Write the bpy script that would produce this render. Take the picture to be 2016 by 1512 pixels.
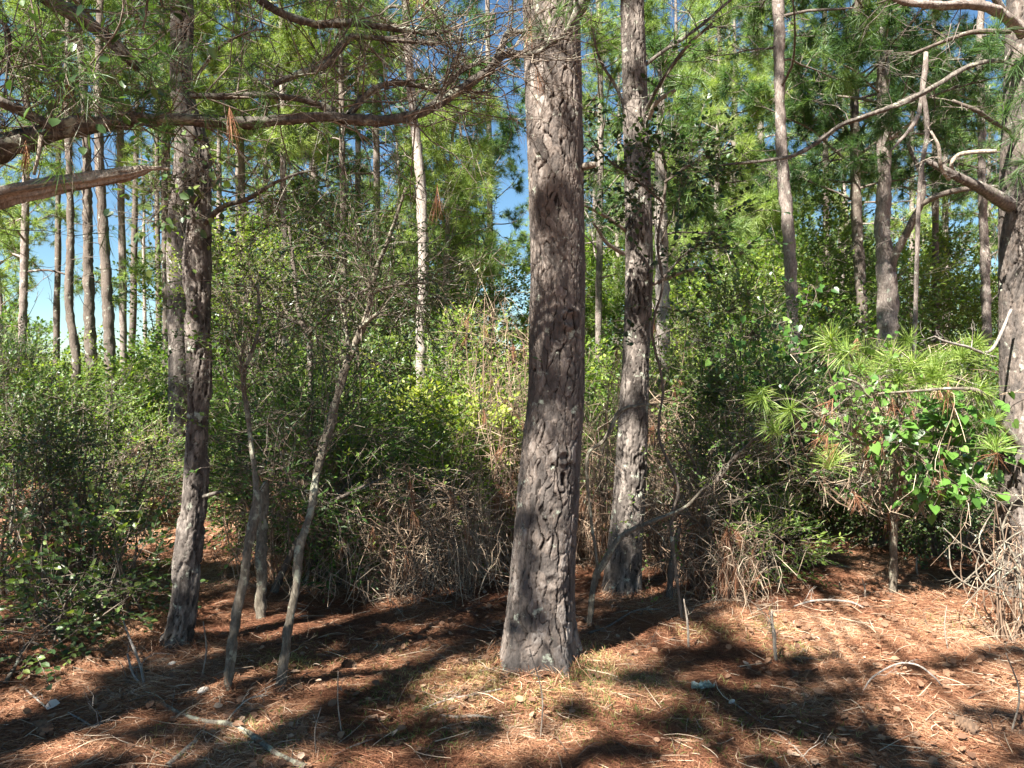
import bpy, math
import numpy as np
PI = math.pi
scene = bpy.context.scene
for o in list(bpy.data.objects):
    bpy.data.objects.remove(o, do_unlink=True)
COL = scene.collection

# ------------------------------------------------------------------ camera
F, CX, HY = 1514.0, 1008.0, 740.0          # focal length and horizon in photo pixels
cam = bpy.data.cameras.new("camera")
cam.sensor_width = 36.0
cam.lens = 36.0 * F / 2016.0
cam.clip_start, cam.clip_end = 0.05, 3000.0
co = bpy.data.objects.new("camera", cam)
co.location = (0, 0, 1.6)
co.rotation_euler = (math.radians(90) - math.atan((756 - HY) / F), 0, 0)
COL.objects.link(co)
scene.camera = co
# ------------------------------------------------------------------ sky, sun, exposure
SUN_EL, SUN_AZ = math.radians(50), math.radians(38)      # azimuth: to the left of straight behind the camera
SUN = np.array([-math.sin(SUN_AZ) * math.cos(SUN_EL), -math.cos(SUN_AZ) * math.cos(SUN_EL), math.sin(SUN_EL)])
w = bpy.data.worlds.new("World")
scene.world = w
w.use_nodes = True
nt = w.node_tree
sky = nt.nodes.new("ShaderNodeTexSky")
sky.sky_type = 'NISHITA'
sky.sun_disc = False
sky.sun_elevation = SUN_EL
sky.sun_rotation = math.atan2(SUN[0], SUN[1])
sky.air_density = 1.0
sky.dust_density = 0.0
sky.ozone_density = 2.0
hs = nt.nodes.new("ShaderNodeHueSaturation")
hs.inputs["Saturation"].default_value = 1.08
nt.links.new(sky.outputs[0], hs.inputs["Color"])
tm = nt.nodes.new("ShaderNodeMix"); tm.data_type = 'RGBA'; tm.blend_type = 'MULTIPLY'; tm.inputs[0].default_value = 1.0
tm.inputs[7].default_value = (0.84, 0.98, 1.0, 1)
nt.links.new(hs.outputs[0], tm.inputs[6])
nt.links.new(tm.outputs[2], nt.nodes["Background"].inputs[0])
nt.nodes["Background"].inputs[1].default_value = 0.034
sl = bpy.data.lights.new("sun", 'SUN')
sl.energy = 5.0
sl.angle = math.radians(0.53)
sl.color = (1.0, 0.95, 0.86)
so = bpy.data.objects.new("sun", sl)
from mathutils import Vector
so.rotation_euler = Vector(SUN).to_track_quat('Z', 'Y').to_euler()
so.location = (-10, -12, 20)
COL.objects.link(so)
scene.view_settings.view_transform = 'Standard'
scene.view_settings.look = 'None'
scene.view_settings.exposure = 2.32
scene.view_settings.gamma = 1.0
scene.cycles.max_bounces = 7
scene.cycles.diffuse_bounces = 4
scene.cycles.glossy_bounces = 2
scene.cycles.transmission_bounces = 5

# ------------------------------------------------------------------ maths helpers
def P(px, py, d):
    return np.array([(px - CX) / F * d, d, 1.6 + (HY - py) / F * d])

def unit(a):
    return a / np.maximum(np.linalg.norm(a, axis=-1, keepdims=True), 1e-9)

def hash3(i, j, k, s=0):
    n = (i * 73856093) ^ (j * 19349663) ^ (k * 83492791) ^ (s * 2654435761 % 2147483647)
    n = (n ^ (n >> 13)) & 0x7fffffff
    n = (n * 1274126177) & 0x7fffffff
    n = n ^ (n >> 15)
    n = (n * 668265263) & 0x7fffffff
    n = n ^ (n >> 13)
    return (n & 0xffffff) / float(0x1000000)

def noise3(x, y, z, s=0):
    xi, yi, zi = np.floor(x).astype(np.int64), np.floor(y).astype(np.int64), np.floor(z).astype(np.int64)
    fx, fy, fz = x - xi, y - yi, z - zi
    fx, fy, fz = fx * fx * (3 - 2 * fx), fy * fy * (3 - 2 * fy), fz * fz * (3 - 2 * fz)
    r = 0
    for a in (0, 1):
        for b in (0, 1):
            for c in (0, 1):
                wgt = (fx if a else 1 - fx) * (fy if b else 1 - fy) * (fz if c else 1 - fz)
                r = r + wgt * hash3(xi + a, yi + b, zi + c, s)
    return r

def fbm(x, y, z, s=0, o=3):
    r, a, t = 0, 0.5, 0
    for q in range(o):
        r = r + a * noise3(x * 2 ** q, y * 2 ** q, z * 2 ** q, s + q)
        t += a
        a *= 0.5
    return r / t

MOUND = [(.145, 4.2, .42, .075), (.79, 5.5, .40, .06), (-1.93, 4.4, .3, .05), (3.6, 5.3, .5, .06), (-1.44, 3.85, .12, .02), (-1.17, 3.85, .12, .02)]
def gh(x, y):
    x = np.asarray(x, float); y = np.asarray(y, float)
    o = np.zeros_like(x)
    return (fbm(x * 0.35, y * 0.35, o, 5, 2) - 0.5) * 0.14 + (fbm(x * 2.1, y * 2.1, o, 9, 2) - 0.5) * 0.035 + np.clip(y - 14, 0, 60) * 0.004 + sum(a * np.exp(-(((x - u) ** 2 + (y - v) ** 2) / w ** 2)) for u, v, w, a in MOUND)

# ------------------------------------------------------------------ mesh builder
class MB:
    def __init__(s):
        s.v, s.q, s.t, s.a, s.n = [], [], [], [], 0
    def add(s, v, q=None, t=None, tint=0.5):
        v = np.asarray(v, np.float32).reshape(-1, 3)
        if q is not None and len(q): s.q.append(np.asarray(q, np.int64).reshape(-1, 4) + s.n)
        if t is not None and len(t): s.t.append(np.asarray(t, np.int64).reshape(-1, 3) + s.n)
        s.v.append(v)
        s.a.append(np.broadcast_to(np.asarray(tint, np.float32).reshape(-1), (len(v),)) if np.size(tint) in (1, len(v)) else None)
        s.n += len(v)
    def mesh(s, name, origin=(0, 0, 0), smooth=True, extra=None):
        me = bpy.data.meshes.new(name)
        v = np.concatenate(s.v) - np.asarray(origin, np.float32)
        q = np.concatenate(s.q) if s.q else np.zeros((0, 4), np.int64)
        t = np.concatenate(s.t) if s.t else np.zeros((0, 3), np.int64)
        me.vertices.add(len(v)); me.vertices.foreach_set("co", v.astype(np.float32).ravel())
        nl = q.size + t.size
        me.loops.add(nl)
        me.loops.foreach_set("vertex_index", np.concatenate([q.ravel(), t.ravel()]).astype(np.int32))
        me.polygons.add(len(q) + len(t))
        st = np.concatenate([np.arange(len(q)) * 4, q.size + np.arange(len(t)) * 3]).astype(np.int32)
        me.polygons.foreach_set("loop_start", st)
        me.polygons.foreach_set("use_smooth", np.full(len(st), smooth))
        at = me.attributes.new("tint", 'FLOAT', 'POINT')
        at.data.foreach_set("value", np.concatenate(s.a).astype(np.float32))
        if extra:
            for k, val in extra.items():
                at = me.attributes.new(k, 'FLOAT', 'POINT')
                at.data.foreach_set("value", np.asarray(val, np.float32))
        me.update(calc_edges=True)
        return me

def tag(o, label=None, cat=None, group=None, kind=None):
    if label: o["label"] = label
    if cat: o["category"] = cat
    if group: o["group"] = group
    if kind: o["kind"] = kind
    return o

def empty(name, loc, label=None, cat=None, group=None):
    o = bpy.data.objects.new(name, None)
    o.empty_display_size = 0.1
    o.location = tuple(float(c) for c in loc)
    COL.objects.link(o)
    return tag(o, label, cat, group)

def obj(name, mb, mat, parent=None, origin=None, smooth=True, extra=None):
    org = tuple(parent.location) if parent else (origin if origin is not None else (0, 0, 0))
    me = mb.mesh(name, org, smooth, extra)
    me.materials.append(mat)
    o = bpy.data.objects.new(name, me)
    if parent: o.parent = parent
    else: o.location = tuple(float(c) for c in org)
    COL.objects.link(o)
    return o

def copy_thing(root, loc, rotz, sc=1.0):
    c = root.copy(); COL.objects.link(c)
    c.location = tuple(float(q) for q in loc); c.rotation_euler = (0, 0, rotz); c.scale = (sc, sc, sc)
    for ch in list(root.children):
        d = ch.copy(); COL.objects.link(d); d.parent = c
    return c

# ------------------------------------------------------------------ geometry kit
def resample(pts, rad, step):
    pts = np.asarray(pts, float); rad = np.asarray(rad, float)
    if len(pts) < 3:
        n = max(2, int(np.linalg.norm(pts[-1] - pts[0]) / step) + 1)
        t = np.linspace(0, 1, n)[:, None]
        return pts[0] + (pts[-1] - pts[0]) * t, np.interp(t[:, 0], [0, 1], [rad[0], rad[-1]])
    e = np.vstack([2 * pts[0] - pts[1], pts, 2 * pts[-1] - pts[-2]])
    op, orr = [], []
    for i in range(len(pts) - 1):
        p0, p1, p2, p3 = e[i:i + 4]
        n = max(1, int(np.ceil(np.linalg.norm(p2 - p1) / step)))
        t = np.linspace(0, 1, n, endpoint=False)[:, None]
        op.append(0.5 * (2 * p1 + (p2 - p0) * t + (2 * p0 - 5 * p1 + 4 * p2 - p3) * t ** 2 + (3 * p1 - p0 - 3 * p2 + p3) * t ** 3))
        orr.append(rad[i] + (rad[i + 1] - rad[i]) * t[:, 0])
    op.append(pts[-1:]); orr.append(rad[-1:])
    return np.vstack(op), np.concatenate(orr)

def tube(mb, pts, rad, k=8, tint=0.5, step=0.06, rough=0.12, seed=0, cap=True, grain=0):
    p, r = resample(pts, rad, step)
    n = len(p)
    d = unit(np.gradient(p, axis=0))
    up = np.array([0.02, 0.05, 1.0]) if abs(d[0][2]) < 0.8 else np.array([1.0, 0.03, 0.0])
    a = unit(np.cross(d, up)); b = np.cross(d, a)
    th = np.linspace(0, 2 * PI, k, endpoint=False)
    ring = a[:, None, :] * np.cos(th)[None, :, None] + b[:, None, :] * np.sin(th)[None, :, None]
    if rough:
        q = ring * 3.0 + p[:, None, :] * 9.0
        sl_ = np.concatenate([[0], np.cumsum(np.linalg.norm(np.diff(p, axis=0), axis=1))])[:, None] + 0 * q[..., 0]
        gk, gs = (6.5, 4.0) if grain else (4.5, 16)
        gq = np.stack([np.cos(th)[None] * gk + 0 * sl_, np.sin(th)[None] * gk + 0 * sl_, sl_ * gs], -1)
        gr = sss(.35, .6, noise3(gq[..., 0], gq[..., 1], gq[..., 2], seed + 8)) - .6
        rr = 1 + (rough * (1.8 if grain else 1.1) * gr if k >= 9 else 0) + rough * 2 * (noise3(q[..., 0] + seed, q[..., 1], q[..., 2], seed) - 0.5) + rough * (noise3(q[..., 0] * 4, q[..., 1] * 4, q[..., 2] * 4, seed + 3) - 0.5)
    else:
        rr = np.ones((n, k))
    v = p[:, None, :] + ring * (r[:, None] * rr)[..., None]
    i = np.arange(n - 1)[:, None] * k; j = np.arange(k)[None, :]; j2 = (j + 1) % k
    q = np.stack([i + j, i + j2, i + k + j2, i + k + j], -1).reshape(-1, 4)
    v = v.reshape(-1, 3)
    t = None
    if cap:
        v = np.vstack([v, p[-1] + d[-1] * r[-1] * 0.5])
        base = (n - 1) * k
        t = np.stack([base + np.arange(k), base + (np.arange(k) + 1) % k, np.full(k, n * k)], -1)
    mb.add(v, q, t, tint)
    return p, r

def sticks(mb, P0, P1, r0, r1, tint=0.5, bend=None, k=3, seg=2):
    P0 = np.asarray(P0, float); P1 = np.asarray(P1, float); N = len(P0)
    if N == 0: return
    r0 = np.broadcast_to(np.asarray(r0, float), (N,)); r1 = np.broadcast_to(np.asarray(r1, float), (N,))
    t = np.linspace(0, 1, seg + 1)
    D = unit(P1 - P0)
    h = np.where(np.abs(D[:, 2:3]) > 0.9, np.array([[1.0, 0, 0]]), np.array([[0, 0, 1.0]]))
    A = unit(np.cross(D, h)); B = np.cross(D, A)
    c = P0[:, None] + (P1 - P0)[:, None] * t[None, :, None]
    if bend is not None:
        c = c + np.asarray(bend)[:, None, :] * (4 * t * (1 - t))[None, :, None]
    th = np.linspace(0, 2 * PI, k, endpoint=False)
    ring = A[:, None] * np.cos(th)[None, :, None] + B[:, None] * np.sin(th)[None, :, None]
    r = r0[:, None] + (r1 - r0)[:, None] * t[None]
    v = c[:, :, None, :] + ring[:, None] * r[:, :, None, None]
    base = (np.arange(N) * (seg + 1) * k)[:, None, None]
    i = (np.arange(seg) * k)[None, :, None]; j = np.arange(k)[None, None, :]; j2 = (j + 1) % k
    q = np.stack([base + i + j, base + i + j2, base + i + k + j2, base + i + k + j], -1).reshape(-1, 4)
    tt = np.repeat(np.broadcast_to(np.asarray(tint, float), (N,)), (seg + 1) * k)
    mb.add(v.reshape(-1, 3), q, None, tt)

def needles(mb, C, D, n, L, wd, lo, hi, tint, rng, seg=1, droop=0.12, back=0.07, jit=0.12):
    C = np.asarray(C, float); D = unit(np.asarray(D, float)); N = len(C)
    if N == 0: return
    h = np.where(np.abs(D[:, 2:3]) > 0.9, np.array([[1.0, 0, 0]]), np.array([[0, 0, 1.0]]))
    A = unit(np.cross(D, h)); B = np.cross(D, A)
    ph = rng.uniform(0, 2 * PI, (N, n)); an = np.radians(lo + (hi - lo) * rng.uniform(0, 1, (N, n)) ** 0.8)
    sp = np.sin(an)
    nd = D[:, None] * np.cos(an)[..., None] + A[:, None] * (np.cos(ph) * sp)[..., None] + B[:, None] * (np.sin(ph) * sp)[..., None]
    ln = L * rng.uniform(0.7, 1.1, (N, n)) * np.broadcast_to(rng.uniform(0.8, 1.15, (N, 1)), (N, n))
    b = C[:, None] - D[:, None] * (rng.uniform(0, 1, (N, n)) * back)[..., None]
    wv = unit(np.cross(nd, rng.normal(size=(N, n, 3)))) * (wd * 0.5)
    tip = b + nd * ln[..., None]; tip[..., 2] -= droop * ln
    tt = np.broadcast_to(np.asarray(tint, float), (N,))[:, None] + rng.normal(0, jit, (N, n))
    M = N * n
    if seg == 1:
        v = np.stack([b - wv, b + wv, tip], 2).reshape(-1, 3)
        mb.add(v, None, np.arange(M * 3).reshape(-1, 3), np.repeat(tt.ravel(), 3))
    else:
        mid = b + nd * ln[..., None] * 0.55; mid[..., 2] -= droop * ln * 0.25
        v = np.stack([b - wv * 0.8, b + wv * 0.8, mid + wv, mid - wv, tip], 2).reshape(-1, 3)
        o = np.arange(M)[:, None] * 5
        mb.add(v, o + np.array([[0, 1, 2, 3]]), o + np.array([[3, 2, 4]]), np.repeat(tt.ravel(), 5))

LEAF = {  # along, across, lift ; triangles
 'oval': (np.array([[0, 0, 0], [.3, .34, .07], [.7, .3, .07], [1, 0, -.05], [.7, -.3, .07], [.3, -.34, .07], [.5, 0, -.03]]),
          np.array([[0, 6, 1], [1, 6, 2], [2, 6, 3], [3, 6, 4], [4, 6, 5], [5, 6, 0]])),
 'rhomb': (np.array([[0, 0, 0], [.45, .36, .08], [1, 0, -.06], [.45, -.36, .08]]), np.array([[0, 2, 1], [0, 3, 2]])),
 'narrow': (np.array([[0, 0, 0], [.5, .15, .05], [1, 0, -.08], [.5, -.15, .05]]), np.array([[0, 2, 1], [0, 3, 2]])),
 'heart': (np.array([[.08, 0, 0], [-.12, .25, .05], [.12, .5, .08], [.5, .42, .05], [1.05, 0, -.12], [.5, -.42, .05], [.12, -.5, .08], [-.12, -.25, .05], [.5, 0, -.03]]),
           np.array([[0, 8, 1], [1, 8, 2], [2, 8, 3], [3, 8, 4], [4, 8, 5], [5, 8, 6], [6, 8, 7], [7, 8, 0]])),
}
def leaves(mb, C, axis, normal, size, kind, tint):
    T, tri = LEAF[kind]; N = len(C)
    if N == 0: return
    a = unit(axis); nrm = unit(normal - a * np.sum(normal * a, -1, keepdims=True)); b = np.cross(nrm, a)
    s = np.broadcast_to(np.asarray(size, float), (N,))[:, None, None]
    v = C[:, None] + s * (a[:, None] * T[None, :, 0:1] + b[:, None] * T[None, :, 1:2] + nrm[:, None] * T[None, :, 2:3])
    m = len(T)
    t = (np.arange(N) * m)[:, None, None] + tri[None]
    mb.add(v.reshape(-1, 3), None, t.reshape(-1, 3), np.repeat(np.broadcast_to(tint, (N,)), m))

def sprays(ml, mt, S, D, L, nl, size, kind, tint, rng, up=0.9, tj=0.12, tw=0.0018):
    """flat twig with alternate leaves"""
    N = len(S)
    if N == 0: return
    D = unit(D); L = L * rng.uniform(0.6, 1.3, N)
    E = S + D * L[:, None]; E[:, 2] -= 0.12 * L
    sticks(mt, S, E, tw * 1.5, tw * 0.6, 0.5 + rng.normal(0, .15, N), bend=np.stack([np.zeros(N), np.zeros(N), 0.06 * L], -1), k=3, seg=2)
    t = (np.arange(nl) + 0.6) / nl
    side = unit(np.cross(D, np.array([0, 0, 1.0]) + rng.normal(0, .25, (N, 3))))
    C = S[:, None] + (E - S)[:, None] * t[None, :, None]
    C[..., 2] += (0.24 * t * (1 - t))[None] * L[:, None]
    sg = np.where(np.arange(nl) % 2, 1.0, -1.0)[None, :, None]
    ax = D[:, None] * 0.65 + side[:, None] * sg * 0.8 + rng.normal(0, .28, (N, nl, 3))
    ax[:, -1] = D + rng.normal(0, .1, (N, 3))
    nm = np.array([0, 0, up]) + rng.normal(0, .42, (N, nl, 3)) + 0.2 * SUN
    sz = size * rng.uniform(0.6, 1.15, (N, nl))
    tt = np.broadcast_to(np.asarray(tint, float), (N,))[:, None] + rng.normal(0, tj, (N, nl))
    leaves(ml, C.reshape(-1, 3), ax.reshape(-1, 3), nm.reshape(-1, 3), sz.ravel(), kind, tt.ravel())

def sss(a, b, x):
    t = np.clip((x - a) / (b - a), 0, 1)
    return t * t * (3 - 2 * t)

def bark_trunk(pts, rads, res, pw, phh, depth, seed, flare=0.0, rag=0.0, knots=()):
    """Standing trunk as one skin with real bark plates; returns builder + attributes."""
    pts = np.asarray(pts, float)
    o = np.argsort(pts[:, 2]); pts = pts[o]; rads = np.asarray(rads, float)[o]
    z = np.arange(pts[0, 2], pts[-1, 2], res)
    p, r = resample(pts, rads, res * 2)
    cx, cy, rr = np.interp(z, p[:, 2], p[:, 0]), np.interp(z, p[:, 2], p[:, 1]), np.interp(z, p[:, 2], r)
    R0 = float(np.mean(rr[: max(3, len(rr) // 2)]))
    k = max(10, int(2 * PI * R0 / res))
    th = np.linspace(0, 2 * PI, k, endpoint=False)
    TH, Z = np.meshgrid(th, z)
    X3, Y3 = np.cos(TH) * R0, np.sin(TH) * R0
    nu = max(4, int(round(2 * PI * R0 / pw)))
    wu = (fbm(X3 / pw * .9, Y3 / pw * .9, Z / phh * .9, seed, 2) - .5) * 1.7
    wv = (fbm(X3 / pw * .9 + 40, Y3 / pw * .9, Z / phh * .9, seed + 7, 2) - .5) * 1.5
    U = TH / (2 * PI) * nu + wu; V = Z / phh + wv
    iu, iv = np.floor(U).astype(np.int64), np.floor(V).astype(np.int64)
    f1 = np.full(U.shape, 9.0); f2 = f1.copy(); pid = np.zeros(U.shape)
    q1 = [f1 * 0, f1 * 0]; q2 = [f1 * 0, f1 * 0]
    for a in (-1, 0, 1):
        for b in (-1, 0, 1):
            cu, cv = iu + a, iv + b
            hm = cu % nu
            jx = hash3(hm, cv, cv * 0, seed) * .9 + .05; jy = hash3(hm, cv, cv * 0 + 3, seed) * .9 + .05
            au, av = cu + jx, cv + jy
            dd = np.hypot(U - au, V - av)
            pr = hash3(hm, cv, cv * 0 + 9, seed)
            near = dd < f1; sec = (~near) & (dd < f2)
            q2 = [np.where(near, q1[0], np.where(sec, au, q2[0])), np.where(near, q1[1], np.where(sec, av, q2[1]))]
            q1 = [np.where(near, au, q1[0]), np.where(near, av, q1[1])]
            f2 = np.where(near, f1, np.minimum(f2, dd)); pid = np.where(near, pr, pid); f1 = np.where(near, dd, f1)
    e = f2 - f1
    gl = sss(.3, .6, fbm(X3 * 7, Y3 * 7, Z * 2.2, seed + 11, 2))           # where the furrows run deep
    vert = np.abs(q1[0] - q2[0]) / (np.abs(q1[0] - q2[0]) + np.abs(q1[1] - q2[1]) + 1e-6)
    vert = .22 + .78 * sss(.25, .7, vert)
    brk = sss(.34, .56, fbm(X3 * 26, Y3 * 26, Z * 15, seed + 71, 2))        # furrows fade out here and there
    vert = vert * (.3 + .7 * brk)
    fine = fbm(X3 * 90, Y3 * 90, Z * 42, seed + 21, 3) - .5
    mid = fbm(X3 * 28, Y3 * 28, Z * 12, seed + 31, 2) - .5
    flak = fbm(X3 * 22 + mid * 2, Y3 * 22, Z * 9, seed + 61, 3)
    flak = np.floor(flak * 9) / 9 - .5                          # thin scaly layers
    e = e + fine * .20 + mid * .10
    e2 = np.abs(fbm(X3 * 48, Y3 * 48, Z * 13, seed + 81, 2) - .5)            # short secondary fissures
    fis = (1 - sss(.006, .022, e2)) * (1 - brk * .6)
    cw = .09 + .13 * gl
    fur = 1 - sss(cw * .35, cw * .95, e)
    dp = depth * (0.55 + .6 * gl) * vert
    disp = -dp * fur - depth * .4 * fis + depth * .2 * (pid - .5) * sss(.05, .2, e) + depth * .5 * fine + depth * .1 * mid + depth * .3 * flak
    pid = np.clip(.5 + .6 * (pid - .5) + .8 * mid + 1.0 * flak, 0, 1)
    lump = (fbm(X3 * 5, Y3 * 5, Z * 1.6, seed + 41, 2) - .5) * R0 * .06
    if rag: disp = disp + rag * (sss(.52, .6, fbm(X3 * 16, Y3 * 16, Z * 3.2, seed + 51, 2)) - .4)
    Rr = rr[:, None] + disp + lump
    if flare:
        zz = Z - z[0]
        Rr = Rr + flare * np.exp(-zz / 0.13) * (0.35 + 1.3 * np.cos(TH * 2.5 + seed + .6 * np.sin(TH)) ** 4)
    for (kt, kz, ks, kd) in knots:
        dth = (TH - kt + PI) % (2 * PI) - PI
        q = np.hypot(dth * R0 / ks, (Z - kz) / (ks * .8))
        Rr = Rr + kd * (np.exp(-((q - 1.0) / .45) ** 2) * 1.1 - np.exp(-(q / .5) ** 2) * .5)
    v = np.stack([cx[:, None] + np.cos(TH) * Rr, cy[:, None] + np.sin(TH) * Rr, Z], -1)
    m = len(z)
    i = np.arange(m - 1)[:, None] * k; j = np.arange(k)[None]; j2 = (j + 1) % k
    q = np.stack([i + j, i + j2, i + k + j2, i + k + j], -1).reshape(-1, 4)
    mb = MB(); mb.add(v.reshape(-1, 3), q, None, pid.ravel())
    return mb, {"crack": np.clip(fur * vert * 1.1 + fis * .45, 0, 1).ravel()}

# ------------------------------------------------------------------ materials
def newmat(name):
    m = bpy.data.materials.new(name); m.use_nodes = True
    n = m.node_tree.nodes; n.clear()
    out = n.new("ShaderNodeOutputMaterial")
    return m, m.node_tree, n, m.node_tree.links, out

def ramp(n, stops):
    r = n.new("ShaderNodeValToRGB"); e = r.color_ramp.elements
    while len(e) > 1: e.remove(e[-1])
    e[0].position = stops[0][0]; e[0].color = (*stops[0][1], 1)
    for p, c in stops[1:]:
        x = e.new(p); x.color = (*c, 1)
    return r

def mathn(n, l, op, a, b):
    m = n.new("ShaderNodeMath"); m.operation = op
    for i, x in enumerate((a, b)):
        if isinstance(x, (int, float)): m.inputs[i].default_value = x
        else: l.new(x, m.inputs[i])
    return m.outputs[0]

def leafmat(name, stops, trans=0.4, tcol=(1.25, 1.35, 0.5), rough=0.5, spec=0.35, var=0.5):
    m, nt, n, l, out = newmat(name)
    a = n.new("ShaderNodeAttribute"); a.attribute_name = "tint"
    tc = n.new("ShaderNodeNewGeometry")
    no = n.new("ShaderNodeTexNoise"); no.inputs["Scale"].default_value = 1.1; no.inputs["Detail"].default_value = 2
    l.new(tc.outputs["Position"], no.inputs["Vector"])
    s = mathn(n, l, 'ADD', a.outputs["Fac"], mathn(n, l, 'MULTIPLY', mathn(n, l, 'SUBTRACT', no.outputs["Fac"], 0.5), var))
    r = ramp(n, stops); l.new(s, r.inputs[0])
    b = n.new("ShaderNodeBsdfPrincipled"); b.inputs["Roughness"].default_value = rough
    b.inputs["Specular IOR Level"].default_value = spec
    l.new(r.outputs[0], b.inputs["Base Color"])
    if trans > 0:
        mu = n.new("ShaderNodeMix"); mu.data_type = 'RGBA'; mu.blend_type = 'MULTIPLY'; mu.inputs[0].default_value = 1
        l.new(r.outputs[0], mu.inputs[6]); mu.inputs[7].default_value = (*tcol, 1)
        t = n.new("ShaderNodeBsdfTranslucent"); l.new(mu.outputs[2], t.inputs[0])
        mx = n.new("ShaderNodeMixShader"); mx.inputs[0].default_value = trans
        l.new(b.outputs[0], mx.inputs[1]); l.new(t.outputs[0], mx.inputs[2]); l.new(mx.outputs[0], out.inputs[0])
    else:
        l.new(b.outputs[0], out.inputs[0])
    return m

def barkmat(name, stops, crackc=None, lichen=0.0, lcol=(.42, .45, .36), scale=1.0, bump=0.9, moss=0.0):
    m, nt, n, l, out = newmat(name)
    tc = n.new("ShaderNodeTexCoord")
    mp = n.new("ShaderNodeMapping"); mp.inputs["Scale"].default_value = (scale, scale, scale * .35)
    l.new(tc.outputs["Object"], mp.inputs[0])
    n1 = n.new("ShaderNodeTexNoise"); n1.inputs["Scale"].default_value = 60; n1.inputs["Detail"].default_value = 6; n1.inputs["Roughness"].default_value = .7
    l.new(mp.outputs[0], n1.inputs["Vector"])
    n2 = n.new("ShaderNodeTexNoise"); n2.inputs["Scale"].default_value = 5; n2.inputs["Detail"].default_value = 3
    l.new(tc.outputs["Object"], n2.inputs["Vector"])
    a = n.new("ShaderNodeAttribute"); a.attribute_name = "tint"
    s = mathn(n, l, 'ADD', mathn(n, l, 'MULTIPLY', a.outputs["Fac"], .35), mathn(n, l, 'MULTIPLY', n1.outputs["Fac"], .85))
    s = mathn(n, l, 'ADD', s, mathn(n, l, 'SUBTRACT', mathn(n, l, 'MULTIPLY', n2.outputs["Fac"], .3), .21))
    r = ramp(n, stops); l.new(s, r.inputs[0])
    colr = r.outputs[0]
    def mix(fac, c1, c2):
        mx = n.new("ShaderNodeMix"); mx.data_type = 'RGBA'
        l.new(fac, mx.inputs[0]); l.new(c1, mx.inputs[6]); mx.inputs[7].default_value = (*c2, 1)
        return mx.outputs[2]
    if crackc:
        c = n.new("ShaderNodeAttribute"); c.attribute_name = "crack"
        colr = mix(mathn(n, l, 'MULTIPLY', c.outputs["Fac"], .95), colr, crackc)
    if lichen > 0:
        n3 = n.new("ShaderNodeTexNoise"); n3.inputs["Scale"].default_value = 14; n3.inputs["Detail"].default_value = 8; n3.inputs["Roughness"].default_value = .65
        l.new(tc.outputs["Object"], n3.inputs["Vector"])
        rr = ramp(n, [(0.62 - lichen * .3, (0, 0, 0)), (0.68 - lichen * .3, (1, 1, 1))]); l.new(n3.outputs["Fac"], rr.inputs[0])
        colr = mix(mathn(n, l, 'MULTIPLY', rr.outputs[0], .8), colr, lcol)
    b = n.new("ShaderNodeBsdfPrincipled"); b.inputs["Roughness"].default_value = .9; b.inputs["Specular IOR Level"].default_value = .15
    l.new(colr, b.inputs["Base Color"])
    bp = n.new("ShaderNodeBump"); bp.inputs["Strength"].default_value = bump; bp.inputs["Distance"].default_value = .01
    l.new(n1.outputs["Fac"], bp.inputs["Height"]); l.new(bp.outputs[0], b.inputs["Normal"])
    l.new(b.outputs[0], out.inputs[0])
    return m

M_BARK = barkmat("pine_bark", [(.25, (.06, .052, .047)), (.46, (.115, .098, .088)), (.58, (.148, .118, .10)), (.78, (.28, .245, .22))], (.016, .012, .010), .02, scale=1.0)
M_BARK2 = barkmat("rough_pine_bark", [(.25, (.05, .043, .038)), (.5, (.11, .093, .082)), (.75, (.28, .24, .21))], (.022, .017, .014), .08)
M_FBARK = barkmat("far_pine_bark", [(.3, (.07, .056, .048)), (.5, (.17, .14, .122)), (.72, (.34, .29, .26))], None, .1, bump=1)
M_PALE2 = barkmat("pale_flaking_bark", [(.3, (.10, .08, .07)), (.5, (.23, .195, .17)), (.72, (.42, .37, .33))], None, .1, (.34, .34, .29), bump=.9)
M_PALE = barkmat("pale_bark", [(.3, (.10, .082, .07)), (.5, (.22, .19, .165)), (.72, (.42, .38, .34))], None, .12, (.36, .37, .31), bump=.9)
M_DKBARK = barkmat("dark_bark", [(.25, (.05, .04, .034)), (.5, (.11, .09, .075)), (.8, (.22, .18, .15))], None, .1, bump=.8)
M_LIMB = barkmat("limb_bark", [(.3, (.03, .026, .023)), (.5, (.08, .068, .058)), (.75, (.23, .2, .17))], None, .25, (.34, .34, .26), bump=.9)
M_DEADWOOD = barkmat("weathered_wood", [(.3, (.085, .068, .055)), (.5, (.24, .20, .16)), (.68, (.42, .36, .30)), (.85, (.54, .48, .41))], None, .1, (.16, .13, .10), scale=1.5, bump=1)
M_TWIG = barkmat("twig_bark", [(.25, (.045, .035, .03)), (.5, (.12, .095, .075)), (.8, (.34, .28, .22))], None, .15, bump=.2)
M_SAP = barkmat("lichened_bark", [(.3, (.05, .042, .034)), (.5, (.13, .11, .085)), (.75, (.28, .24, .19))], None, .26, (.36, .36, .27), bump=.8)
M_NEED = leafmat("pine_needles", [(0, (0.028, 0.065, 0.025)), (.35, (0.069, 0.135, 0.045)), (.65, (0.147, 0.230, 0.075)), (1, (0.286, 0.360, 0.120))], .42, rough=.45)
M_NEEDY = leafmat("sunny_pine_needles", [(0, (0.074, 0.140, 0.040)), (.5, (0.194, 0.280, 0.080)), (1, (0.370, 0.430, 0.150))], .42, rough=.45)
M_NEEDN = leafmat("near_pine_needles", [(0, (.07, .13, .03)), (.5, (.18, .28, .06)), (1, (.40, .44, .14))], .35, rough=.4)
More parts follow.
